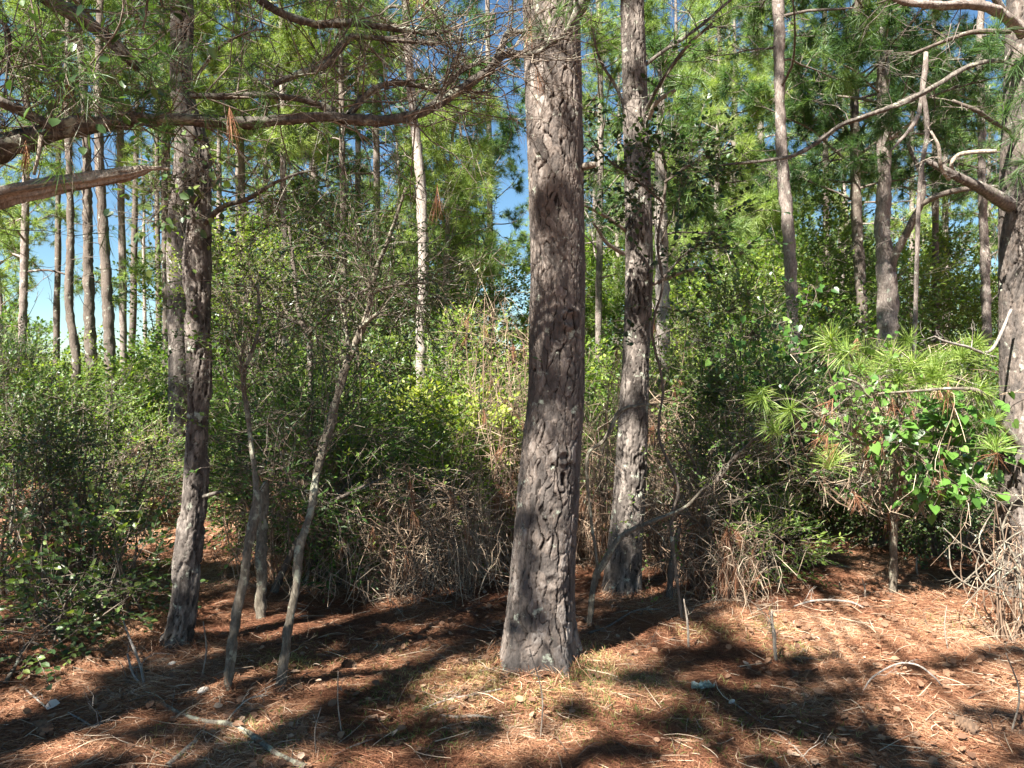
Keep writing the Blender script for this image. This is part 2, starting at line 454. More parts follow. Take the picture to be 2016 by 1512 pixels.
M_DARKL = leafmat("dark_leaves", [(0, (0.019, 0.040, 0.016)), (.4, (0.042, 0.085, 0.030)), (.7, (0.088, 0.145, 0.042)), (1, (0.185, 0.230, 0.060))], .35, rough=.35, spec=.5)
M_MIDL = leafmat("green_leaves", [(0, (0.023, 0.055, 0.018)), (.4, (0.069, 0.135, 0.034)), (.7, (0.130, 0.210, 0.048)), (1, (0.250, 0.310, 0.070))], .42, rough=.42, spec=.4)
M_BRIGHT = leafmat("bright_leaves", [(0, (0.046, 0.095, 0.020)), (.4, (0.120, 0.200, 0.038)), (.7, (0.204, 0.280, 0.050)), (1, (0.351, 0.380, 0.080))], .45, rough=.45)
M_HEART = leafmat("heart_leaves", [(0, (.03, .09, .02)), (.5, (.09, .20, .035)), (1, (.19, .32, .07))], .38, rough=.35, spec=.5)
M_DEADN = leafmat("dead_needles", [(0, (.085, .034, .02)), (.4, (.225, .098, .054)), (.75, (.42, .235, .135)), (1, (.62, .46, .33))], .15, (1.1, 1, .8), rough=.7, spec=.2)
M_STRAW = leafmat("dry_vines", [(0, (.10, .065, .05)), (.4, (.24, .165, .115)), (.75, (.42, .32, .23)), (1, (.58, .48, .36))], .1, (1, 1, .9), rough=.8, spec=.15)
M_GRASS = leafmat("grass_blades", [(0, (.04, .08, .02)), (.5, (.12, .17, .04)), (.8, (.30, .26, .10)), (1, (.48, .38, .20))], .35, rough=.6)
M_DRYLEAF = leafmat("fallen_leaves", [(0, (.10, .05, .03)), (.5, (.26, .15, .09)), (.85, (.45, .33, .24)), (1, (.62, .56, .50))], .1, (1, 1, 1), rough=.8)
M_LICHEN = leafmat("lichen_crust", [(0, (.25, .29, .24)), (1, (.55, .60, .52))], 0, rough=.9)
M_SHROOM = leafmat("pale_fungus", [(0, (.40, .33, .27)), (1, (.66, .60, .52))], 0, rough=.7)
M_CONE = leafmat("cone_scales", [(0, (.06, .04, .03)), (1, (.22, .14, .09))], 0, rough=.8)

def groundmat():
    m, nt, n, l, out = newmat("needle_litter_soil")
    g = n.new("ShaderNodeNewGeometry")
    n1 = n.new("ShaderNodeTexNoise"); n1.inputs["Scale"].default_value = 3; n1.inputs["Detail"].default_value = 8; n1.inputs["Roughness"].default_value = .7
    n2 = n.new("ShaderNodeTexNoise"); n2.inputs["Scale"].default_value = 45; n2.inputs["Detail"].default_value = 6; n2.inputs["Roughness"].default_value = .75
    wv = n.new("ShaderNodeTexNoise"); wv.inputs["Scale"].default_value = 160; wv.inputs["Detail"].default_value = 3; wv.inputs["Distortion"].default_value = 3
    for x in (n1, n2, wv): l.new(g.outputs["Position"], x.inputs["Vector"])
    s = mathn(n, l, 'ADD', mathn(n, l, 'MULTIPLY', n1.outputs["Fac"], .35), mathn(n, l, 'MULTIPLY', n2.outputs["Fac"], .4))
    s = mathn(n, l, 'ADD', s, mathn(n, l, 'MULTIPLY', wv.outputs["Fac"], .3))
    r = ramp(n, [(.33, (.06, .032, .022)), (.5, (.19, .092, .054)), (.62, (.34, .19, .115)), (.75, (.50, .34, .23))])
    l.new(s, r.inputs[0])
    b = n.new("ShaderNodeBsdfPrincipled"); b.inputs["Roughness"].default_value = .95; b.inputs["Specular IOR Level"].default_value = .1
    l.new(r.outputs[0], b.inputs["Base Color"])
    bp = n.new("ShaderNodeBump"); bp.inputs["Strength"].default_value = .8; bp.inputs["Distance"].default_value = .03
    l.new(s, bp.inputs["Height"]); l.new(bp.outputs[0], b.inputs["Normal"]); l.new(b.outputs[0], out.inputs[0])
    return m
M_GROUND = groundmat()

# ------------------------------------------------------------------ ground
def axis(fine, a, b, far_a, far_b, grow=1.18):
    x = list(np.arange(a, b, fine)); s = fine
    while x[-1] < far_b: s *= grow; x.append(x[-1] + s)
    s = fine; y = []; c = a
    while c > far_a: s *= grow; c -= s; y.append(c)
    return np.array(y[::-1] + x)
gx, gy = axis(.04, -5, 5, -400, 400), axis(.04, 2, 9, -120, 700)
GX, GY = np.meshgrid(gx, gy)
GZ = gh(GX, GY) + (fbm(GX * 9, GY * 9, GX * 0, 77, 3) - .5) * .03
mb = MB(); nx, ny = len(gx), len(gy)
i = np.arange(ny - 1)[:, None] * nx; j = np.arange(nx - 1)[None]
mb.add(np.stack([GX, GY, GZ], -1).reshape(-1, 3), np.stack([i + j, i + j + 1, i + nx + j + 1, i + nx + j], -1).reshape(-1, 4), None, .5)
tag(obj("ground", mb, M_GROUND), kind="structure")

def base_of(x, y): return np.array([x, y, float(gh(x, y))])

# litter of fallen needles
rng = np.random.default_rng(11)
def litter(name, n, ylo, yhi, L, wd, mat, label, seed, lift=.012, off=0.0):
    rng = np.random.default_rng(seed)
    y = ylo + (yhi - ylo) * rng.uniform(0, 1, n) ** 1.0
    x = rng.uniform(-1, 1, n) * (y * .70 + .6)
    fl = fbm(x * .9, y * .9, x * 0, seed, 2) * 9
    a = fl + rng.normal(0, 1.0, n)
    z = gh(x, y) + (fbm(x * 9, y * 9, x * 0, 77, 3) - .5) * .03
    tuf = sss(.5, .75, fbm(x * 3.5, y * 3.5, x * 0, seed + 5, 2))
    L = L * rng.uniform(.5, 1.15, n)
    d = np.stack([np.cos(a), np.sin(a), rng.normal(.02, .10, n) + tuf * rng.uniform(-.1, .35, n)], -1)
    C = np.stack([x, y, z + rng.uniform(.001, lift, n) + tuf * .015], -1)
    tt = np.clip(.5 + off + 1.1 * (fbm(x * 1.7, y * 1.7, x * 0, seed + 9, 3) - .5) + rng.normal(0, .2, n), 0, 1)
    side = np.stack([-d[:, 1], d[:, 0], d[:, 2] * 0], -1); side += rng.normal(0, .4, (n, 3)); side = unit(side) * (wd * .5)
    bend = rng.normal(0, .10, (n, 1)) * np.stack([-d[:, 1], d[:, 0], rng.uniform(0, .6, n)], -1) * L[:, None]
    p0, p2 = C - d * L[:, None] * .5, C + d * L[:, None] * .5
    p1 = C + bend
    for p in (p0, p2): p[:, 2] = np.maximum(p[:, 2], z - .004)
    v = np.stack([p0, p1 - side, p1 + side, p2], 1)
    o = np.arange(n)[:, None] * 4
    mb = MB(); mb.add(v.reshape(-1, 3), None, np.concatenate([o + [[0, 2, 1]], o + [[1, 2, 3]]]), np.repeat(tt, 4))
    return tag(obj(name, mb, mat), label, "needle litter", kind="stuff")
litter("pine_needle_litter", 260000, 2.6, 7.0, .17, .0032, M_DEADN, "rust brown carpet of fallen pine needles over the whole forest floor", 21)
litter("pine_needle_litter", 120000, 6.8, 14.0, .22, .007, M_DEADN, "fallen rust brown pine needles on the ground under the far bushes", 22)

litter("pine_needle_litter", 5000, 2.6, 8.0, .17, .0036, M_DEADN, "pale tan loose needles lying on top of the rust brown carpet", 23, .025, .12)

# ------------------------------------------------------------------ gaps cut in the unseen crowns to let chosen sunlight through
# places that the photo shows in full sun: (px, py, half width, half height, distance or 0 for the ground)
SUNLIT = [(430, 1360, 40, 10, 0), (620, 1345, 50, 10, 0), (250, 1420, 60, 9, 0), (150, 1350, 50, 9, 0), (500, 1250, 40, 8, 0), (640, 1270, 50, 8, 0), (760, 1400, 40, 8, 0), (500, 1450, 50, 9, 0), (30, 1400, 40, 9, 0), (380, 1100, 60, 18, 0), (440, 1060, 50, 12, 0), (250, 1040, 60, 12, 0), (560, 640, 130, 110, 7), (640, 800, 80, 60, 6.4), (460, 760, 60, 80, 6.5), (760, 850, 90, 60, 7), (480, 540, 110, 90, 7.2), (660, 520, 110, 90, 6.5), (1180, 760, 40, 120, 8), (1350, 860, 60, 60, 7), (1500, 620, 110, 60, 7.5), (250, 1080, 60, 20, 4.7), (100, 1060, 50, 25, 4.6), (1085, 100, 75, 260, 4.1), (1085, 290, 40, 60, 4.1), (1085, 522, 26, 30, 4.1), (1102, 700, 22, 32, 4.1), (1085, 880, 70, 70, 4.1), (1075, 960, 45, 60, 4.1), (1120, 1000, 28, 60, 4.1), (1115, 1215, 22, 30, 4.1), (1075, 1305, 70, 42, 4.1),
  (1250, 210, 30, 45, 5.4), (1250, 90, 30, 30, 5.4), (1255, 690, 30, 60, 5.4), (1240, 880, 26, 60, 5.4), (1235, 980, 24, 40, 5.4), (1245, 520, 26, 30, 5.4),
  (392, 640, 40, 130, 4.3), (385, 960, 22, 50, 4.3), (365, 1060, 22, 30, 4.3), (475, 1150, 22, 40, 3.85), (580, 1150, 22, 60, 3.9), (620, 900, 30, 110, 4.2), (700, 680, 40, 60, 4.4),
  (1650, 740, 130, 130, 4.9), (1830, 760, 160, 130, 4.8), (1900, 900, 80, 70, 4.8), (1560, 800, 90, 70, 4.8), (2000, 700, 60, 200, 5.1), (1990, 1110, 60, 90, 4.5), (700, 1000, 60, 60, 5.5), (860, 960, 150, 70, 5.7), (820, 1080, 70, 40, 5.6), (940, 1080, 50, 40, 5.6), (900, 800, 130, 130, 7.2), (700, 760, 60, 60, 7.2), (1500, 1030, 60, 40, 5.7), (120, 1010, 60, 35, 5.2), (270, 930, 60, 70, 7.4), (1260, 620, 60, 60, 6), (1440, 1150, 40, 60, 5.3),
  (1000, 1355, 120, 26, 0), (880, 1375, 60, 14, 0), (1160, 1345, 50, 16, 0), (1230, 1300, 70, 22, 0), (1330, 1260, 60, 20, 0), (1560, 1235, 130, 40, 0), (1760, 1235, 190, 52, 0), (1950, 1215, 90, 60, 0), (1620, 1150, 90, 10, 0), (1600, 1080, 60, 12, 0), (1860, 1340, 90, 14, 0), (1980, 1370, 60, 14, 0), (1500, 1350, 60, 9, 0),
  (1400, 1330, 50, 10, 0), (1100, 1450, 60, 12, 0), (960, 1470, 70, 14, 0), (700, 1490, 90, 16, 0), (560, 1480, 60, 10, 0), (620, 1420, 60, 9, 0), (800, 1300, 60, 9, 0), (720, 1230, 60, 8, 0), (560, 1225, 50, 9, 0), (280, 1250, 50, 18, 0), (200, 1310, 70, 10, 0), (80, 1330, 70, 10, 0), (330, 1060, 60, 20, 0), (420, 1200, 40, 10, 0), (450, 1330, 30, 8, 0),
  (70, 1450, 90, 12, 0), (180, 1480, 80, 12, 0), (380, 1500, 60, 12, 0), (1600, 1470, 80, 10, 0), (1400, 1490, 70, 10, 0), (1750, 1400, 60, 8, 0), (1880, 1460, 80, 9, 0), (1240, 1440, 40, 9, 0), (1350, 1180, 50, 8, 0), (900, 1160, 50, 10, 0), (30, 1240, 50, 9, 0), (1730, 1290, 40, 9, 0), (1180, 1500, 50, 8, 0), (1290, 1380, 40, 8, 0)]
def blocks_sun(C, m=.07):
    C = np.asarray(C); bad = np.zeros(len(C), bool)
    t = C[:, 2] / SUN[2]; gxx, gyy = C[:, 0] - SUN[0] * t, C[:, 1] - SUN[1] * t
    gy2 = np.maximum(gyy, .5); gpx, gpy = CX + gxx / gy2 * F, HY + 1.6 / gy2 * F
    for (px, py, rx, ry, d) in SUNLIT:
        if d == 0:
            dd = 1.6 * F / (py - HY); X, Y = (px - CX) / F * dd, dd; ex = rx / F * dd; ey = ry / F * dd * dd / 1.6
            q = ((gxx - X) / (ex + m * .8)) ** 2 + ((gyy - Y) / (ey + m * .8)) ** 2
            bad |= (q < 1) & (gyy > 1)
        else:
            t2 = (C[:, 1] - d) / SUN[1]; x2, z2 = C[:, 0] - SUN[0] * t2, C[:, 2] - SUN[2] * t2
            X, Z_ = (px - CX) / F * d, 1.6 + (HY - py) / F * d
            q = ((x2 - X) / (rx / F * d + m)) ** 2 + ((z2 - Z_) / (ry / F * d + m)) ** 2
            bad |= (q < 1) & (t2 > 0)
    return bad

# and the places it shows in shade; unseen boughs are added on the sun's rays to shade them
SHADED = [(1095, 420, 62, 75, 4.1), (1095, 590, 62, 60, 4.1), (1080, 760, 66, 40, 4.1), (1100, 840, 30, 30, 4.1), (1040, 1060, 40, 60, 4.1), (1070, 1160, 60, 60, 4.1), (1070, 1250, 60, 25, 4.1), (1120, 920, 30, 30, 4.1), (1130, 200, 14, 120, 4.1), (1050, 250, 16, 60, 4.1),
  (1255, 330, 30, 50, 5.4), (1255, 440, 30, 50, 5.4), (1255, 600, 30, 36, 5.4), (1245, 790, 30, 36, 5.4), (1225, 1060, 36, 50, 5.4), (1225, 1150, 36, 30, 5.4), (1250, 150, 26, 20, 5.4),
  (392, 450, 34, 60, 4.3), (388, 830, 32, 70, 4.3), (350, 1170, 36, 100, 4.3), (361, 120, 28, 100, 4.3), (445, 1310, 20, 60, 3.85), (550, 1330, 20, 40, 3.85), (500, 1010, 24, 50, 4.0),
  (80, 920, 130, 90, 5.2), (80, 1120, 120, 50, 4.6), (210, 1130, 70, 60, 4.7), (200, 980, 80, 60, 5.6), (540, 1000, 60, 100, 5.8), (640, 1110, 70, 30, 5.6), (740, 900, 60, 40, 6), (1480, 900, 60, 50, 5.6), (1450, 760, 60, 70, 6.2), (1700, 1010, 140, 30, 5.6), (1900, 1000, 60, 40, 5.2),
  (1650, 1306, 170, 12, 0), (1900, 1310, 120, 14, 0), (1310, 1320, 100, 16, 0), (1450, 1295, 90, 10, 0), (700, 1370, 160, 20, 0), (170, 1385, 90, 14, 0), (1250, 1470, 110, 12, 0), (1700, 1440, 150, 16, 0), (500, 1280, 70, 12, 0), (350, 1440, 80, 12, 0),
  (950, 1420, 60, 9, 0), (850, 1255, 110, 10, 0), (130, 1255, 60, 14, 0), (1500, 1405, 110, 12, 0), (1620, 1180, 80, 6, 0), (1100, 1400, 60, 14, 0), (820, 1450, 90, 12, 0), (1950, 1410, 60, 12, 0), (1350, 1430, 60, 8, 0), (620, 1180, 100, 10, 0), (1120, 1490, 50, 8, 0), (1480, 1500, 60, 8, 0), (1230, 1240, 70, 9, 0), (960, 1210, 60, 8, 0), (480, 1400, 50, 9, 0), (250, 1505, 80, 8, 0), (1880, 1120, 120, 10, 0), (1750, 1130, 90, 8, 0)]
HOSTS = [(-5.2, -1.9), (-.6, -2.6), (3.0, -1.6), (-6.6, .6)]
def shade_boughs(rng):
    out = {h: ([], []) for h in HOSTS}
    for (px, py, rx, ry, d) in SHADED:
        if d == 0:
            d = 1.6 * F / (py - HY); c = np.array([(px - CX) / F * d, d, 0.0]); A = np.array([rx / F * d, 0, 0]); Bv = np.array([0, ry / F * d * d / 1.6, 0])
        else:
            c = P(px, py, d); A = np.array([rx / F * d, 0, 0]); Bv = np.array([0, 0, ry / F * d])
        z = rng.uniform(4.6, 6.4) + max(0, c[1] - 5) * .5
        t = (z - c[2]) / SUN[2]
        n = max(5, int(abs(A[0] * max(Bv[1], Bv[2])) * PI * (75 if c[2] > .3 else 30)))
        q = rng.normal(0, .55, (n, 2)); q = np.where(np.abs(q) > 1.1, rng.uniform(-1, 1, q.shape), q)
        T = c + A * q[:, :1] + Bv * q[:, 1:] + SUN * (t + rng.uniform(-.25, .25, (n, 1)))
        cen = c + SUN * t
        h = min(HOSTS, key=lambda u: (u[0] - cen[0]) ** 2 + (u[1] - cen[1]) ** 2)
        out[h][0].append(cen); out[h][1].append(T[~blocks_sun(T, .03)])
    return out

# ------------------------------------------------------------------ pines
def limbs_and_needles(trunk, z0, z1, nl, L, rng, ntw=5.0, nn=26, NL=.17, nw=.007, tint=.5, dead=.15, elev=(5, 40), top=None, rl=.011, taper=.55, azi=None, sub=3, dseg=1, dens=1.0, gaps=False):
    """trunk: callable z -> (x, y). returns (branch builder, needle builder)"""
    mbr, mn = MB(), MB()
    S, E, R = [], [], []
    TC, TD = [], []
    ga = rng.uniform(0, 6.28)
    for q in range(nl):
        f = (q + rng.uniform(0, 1)) / nl
        z = z0 + (z1 - z0) * f
        ga += 2.4 + rng.normal(0, .4)
        az = ga if azi is None else rng.uniform(*azi)
        ll = L * (1 - taper * f) * rng.uniform(.55, 1.15)
        el = math.radians(rng.uniform(*elev))
        c = np.array([*trunk(z), z]); d = np.array([math.cos(az) * math.cos(el), math.sin(az) * math.cos(el), math.sin(el)])
        pts = [c]; n = 5
        dd = d.copy()
        for s in range(n):
            dd = unit(dd + rng.normal(0, .16, 3) + np.array([0, 0, .05 if s > 2 else -.06]))
            pts.append(pts[-1] + dd * ll / n)
        pts = np.array(pts)
        r0 = rl * (ll ** .8) + .004
        tube(mbr, pts, np.linspace(r0, .004, n + 1), k=5, tint=.5 + rng.normal(0, .2), step=.2, rough=0, cap=False)
        isd = rng.uniform() < dead
        nt_ = int(ntw * ll * (1.3 if isd else 1.6))
        for t in range(nt_):
            u = rng.uniform(.28, 1.0) ** .8
            ii = min(int(u * n), n - 1); fr = u * n - ii
            p = pts[ii] * (1 - fr) + pts[ii + 1] * fr
            ld = unit(pts[ii + 1] - pts[ii])
            td = unit(ld * .7 + rng.normal(0, .6, 3) + np.array([0, 0, .12]))
            tl = rng.uniform(.18, .55) * (.6 + .25 * ll * (1 - u * .6))
            e = p + td * tl
            S.append(p); E.append(e); R.append(.0055)
            for s in range(sub):
                f2 = rng.uniform(.3, 1)
                sp = p + (e - p) * f2
                sd = unit(td * .8 + rng.normal(0, .55, 3) + np.array([0, 0, .18]))
                se = sp + sd * rng.uniform(.08, .26)
                S.append(sp); E.append(se); R.append(.0035)
                if not isd and rng.uniform() < dens: TC.append(se); TD.append(sd)
            if not isd and rng.uniform() < dens: TC.append(e); TD.append(td)
        if not isd: TC.append(pts[-1]); TD.append(unit(pts[-1] - pts[-2]))
    if top is not None:
        for s in range(14):
            TC.append(np.asarray(top) + rng.normal(0, .12, 3)); TD.append(unit(rng.normal(0, .5, 3) + [0, 0, 1]))
    S, E, R = np.array(S), np.array(E), np.array(R)
    if gaps:
        ok = ~blocks_sun(E, .02); S, E, R = S[ok], E[ok], R[ok]
    sticks(mbr, S, E, R, R * .45, .5 + rng.normal(0, .2, len(S)), bend=rng.normal(0, .025, (len(S), 3)), k=3, seg=2)
    if TC:
        TC, TD = np.array(TC), np.array(TD)
        if gaps:
            ok = ~blocks_sun(TC); TC, TD = TC[ok], TD[ok]
        needles(mn, TC, TD, nn, NL, nw, 8, 95, np.clip(tint + rng.normal(0, .16, len(TC)), 0, 1), rng, seg=dseg)
    return mbr, mn

def twiggy(m, pp, n, L, rng, r=.0035, bias=(0, 0, .1), sub=2, out=None, jit=1.0):
    i = rng.integers(1, len(pp), n); p0 = pp[i]
    ld = unit(pp[i] - pp[i - 1])
    d = unit(ld * .5 + rng.normal(0, .6, (n, 3)) + np.array(bias))
    S, D, R, LL = p0, d, np.full(n, r), L * rng.uniform(.4, 1.3, n)
    for lev in range(sub + 1):
        nseg = 3
        P_ = S; dd = D
        for s in range(nseg):
            e = P_ + dd * (LL / nseg)[:, None]
            sticks(m, P_, e, R * (1 - .22 * s), R * (1 - .22 * (s + 1)), .5 + rng.normal(0, .2, len(P_)), k=3 if lev else 4, seg=1)
            if s == 1: q, qd = e.copy(), dd.copy()
            P_ = e; dd = unit(dd + rng.normal(0, .33 * jit, dd.shape))
        if out is not None: out.append((P_.copy(), dd.copy()))
        if lev < sub:
            m2 = 2
            S = np.repeat(q, m2, 0) + rng.normal(0, .01, (len(q) * m2, 3))
            D = unit(np.repeat(qd, m2, 0) + rng.normal(0, .65, (len(q) * m2, 3)))
            R = np.repeat(R, m2) * .6; LL = np.repeat(LL, m2) * rng.uniform(.4, .75, len(q) * m2)

def px_trunk(pxs, d):
    """pxs: (px, py, width px) rows, bottom last; returns pts, radii"""
    pts = np.array([P(a, b, d) for a, b, c in pxs]); r = np.array([c / F * d * .5 for a, b, c in pxs])
    return pts, r

def pine(name, label, pxs, d, top_h, crown, bark=None, needle=None, hero=None, seed=1, group=None, cat="pine tree", lean=0.0, knots=()):
    rng = np.random.default_rng(seed)
    pts, r = px_trunk(pxs, d)
    # down to the ground
    gz = float(gh(pts[-1, 0], pts[-1, 1])) - .05
    if pts[-1, 2] > gz + .02:
        pts = np.vstack([pts, [pts[-1, 0], pts[-1, 1], gz]]); r = np.append(r, r[-1] * 1.06)
    else:
        pts[-1, 2] = gz
    # and up to the crown
    slope = (pts[0] - pts[min(2, len(pts) - 1)]); slope = slope / max(slope[2], .1)
    topz = top_h
    if topz > pts[0, 2]:
        extra = []
        for f in (.35, .7, 1.0):
            z = pts[0, 2] + (topz - pts[0, 2]) * f
            extra.append([pts[0, 0] + slope[0] * (z - pts[0, 2]) * .6 + rng.normal(0, .05), pts[0, 1] + rng.normal(0, .05), z])
        pts = np.vstack([extra[::-1], pts]); r = np.concatenate([[r[0] * .18, r[0] * .5, r[0] * .8], r])
    root = empty(name, (pts[-1, 0], pts[-1, 1], gz + .05), label, cat, group)
    o = np.argsort(pts[:, 2]); zz, xx, yy = pts[o, 2], pts[o, 0], pts[o, 1]
    tr = lambda z: (np.interp(z, zz, xx), np.interp(z, zz, yy))
    if hero:
        vis = pts[:, 2] < hero.get('zmax', 4.4)
        cut = hero.get('zmax', 4.4)
        lowp = np.vstack([[*tr(cut), cut], pts[vis]]); rr = np.concatenate([[np.interp(cut, zz, r[o])], r[vis]])
        m, ex = bark_trunk(lowp, rr, hero['res'], hero['pw'], hero['ph'], hero['depth'], seed, hero.get('flare', .04), hero.get('rag', 0), knots)
        # upper part, out of the picture, in the same skin
        n0 = m.n
        up = pts[~vis]
        tube(m, np.vstack([[*tr(cut - .03), cut - .03], up[::-1]]), np.concatenate([[np.interp(cut, zz, r[o])], r[~vis][::-1]]), k=14, step=.15, rough=.05)
        cr = np.concatenate([ex['crack'], np.zeros(m.n - n0)])
        obj("trunk", m, bark or M_BARK, root, extra={"crack": cr})
    else:
        m = MB(); tp, _ = tube(m, pts[::-1], r[::-1], k=14 if d < 15 else 7, step=.06 if d < 15 else .3, rough=.17, seed=seed)
        twiggy(m, tp[len(tp) // 5: len(tp) * 3 // 4], 16, .55, rng, r=.007, bias=(0, 0, .15), sub=1)
        obj("trunk", m, bark or M_FBARK, root)
    if crown:
        c = dict(crown); c.setdefault('z1', topz - .1)
        mbr, mn = limbs_and_needles(tr, rng=rng, top=(*tr(topz), topz), **c)
        if mbr.n: obj("limbs", mbr, M_DKBARK if needle is not M_NEEDY else M_FBARK, root)
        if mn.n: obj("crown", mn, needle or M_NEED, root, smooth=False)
    return root, tr

H1 = dict(res=.004, pw=.048, ph=.095, depth=.014, flare=.05, zmax=4.2)
OVER = dict(nl=16, L=2.2, ntw=5.5, nn=36, nw=.012, dead=.1, elev=(-5, 30), tint=.45, gaps=True)
T1, tr1 = pine("pine_tree", "large pine with thick furrowed grey bark standing in the centre foreground",
     [(1085, 0, 112), (1090, 200, 110), (1095, 350, 109), (1098, 520, 107), (1096, 650, 109), (1095, 780, 112), (1086, 880, 118), (1078, 1000, 122),
      (1070, 1100, 125), (1064, 1200, 134), (1060, 1280, 146), (1060, 1325, 154)], 4.2, 12.5, dict(OVER, z0=6.6), hero=H1, seed=3,
     knots=((-1.35, .52, .05, .008), (-1.2, 1.17, .04, .012), (-1.1, 1.90, .055, .014)))
T2, tr2 = pine("pine_tree", "medium pine with dappled bark just behind and right of the large central pine",
     [(1243, 0, 45), (1250, 200, 49), (1254, 350, 52), (1258, 520, 54), (1252, 700, 53), (1246, 850, 60), (1237, 1000, 64), (1229, 1100, 71), (1226, 1180, 74)],
     5.5, 12, dict(OVER, z0=6.9, nl=12, L=2.0), hero=dict(H1, res=.007, pw=.036, ph=.09, depth=.014, flare=.02, zmax=4.9), seed=5, bark=M_BARK2)
T3, tr3 = pine("pine_tree", "dark leaning pine with peeling reddish bark at the left foreground",
     [(361, 0, 38), (361, 175, 36), (390, 300, 46), (391, 430, 44), (391, 520, 56), (392, 700, 45), (388, 850, 45), (379, 1000, 48), (368, 1100, 50), (357, 1200, 50), (344, 1295, 60)],
     4.4, 11, dict(OVER, z0=6.6, nl=10, L=1.9), hero=dict(H1, res=.007, pw=.035, ph=.10, depth=.012, flare=.012, rag=.014, zmax=4.4), seed=8, bark=M_BARK2)
T4, _ = pine("pine_tree", "thick pale lichened pine directly behind the dark leaning pine on the left",
     [(364, 150, 28), (362, 300, 32), (352, 420, 36), (349, 520, 38), (352, 700, 39), (350, 850, 38), (347, 985, 42)], 9.5, 12,
     dict(z0=7.2, nl=16, L=2.2, nn=20, tint=.4), hero=dict(H1, res=.02, pw=.06, ph=.12, depth=.014, flare=.02, zmax=7), seed=12, bark=M_BARK2)
T22, tr22 = pine("pine_tree", "broad pine with scaly bark cut by the right edge of the photo",
     [(2040, 0, 108), (2036, 200, 112), (2028, 400, 112), (2026, 600, 104), (2030, 800, 106), (2032, 1000, 112), (2034, 1170, 124)], 5.3, 12,
     dict(OVER, z0=6.0, nl=12, L=2.2), hero=dict(H1, res=.009, pw=.05, ph=.10, depth=.014, flare=.03, zmax=4.9), seed=15)

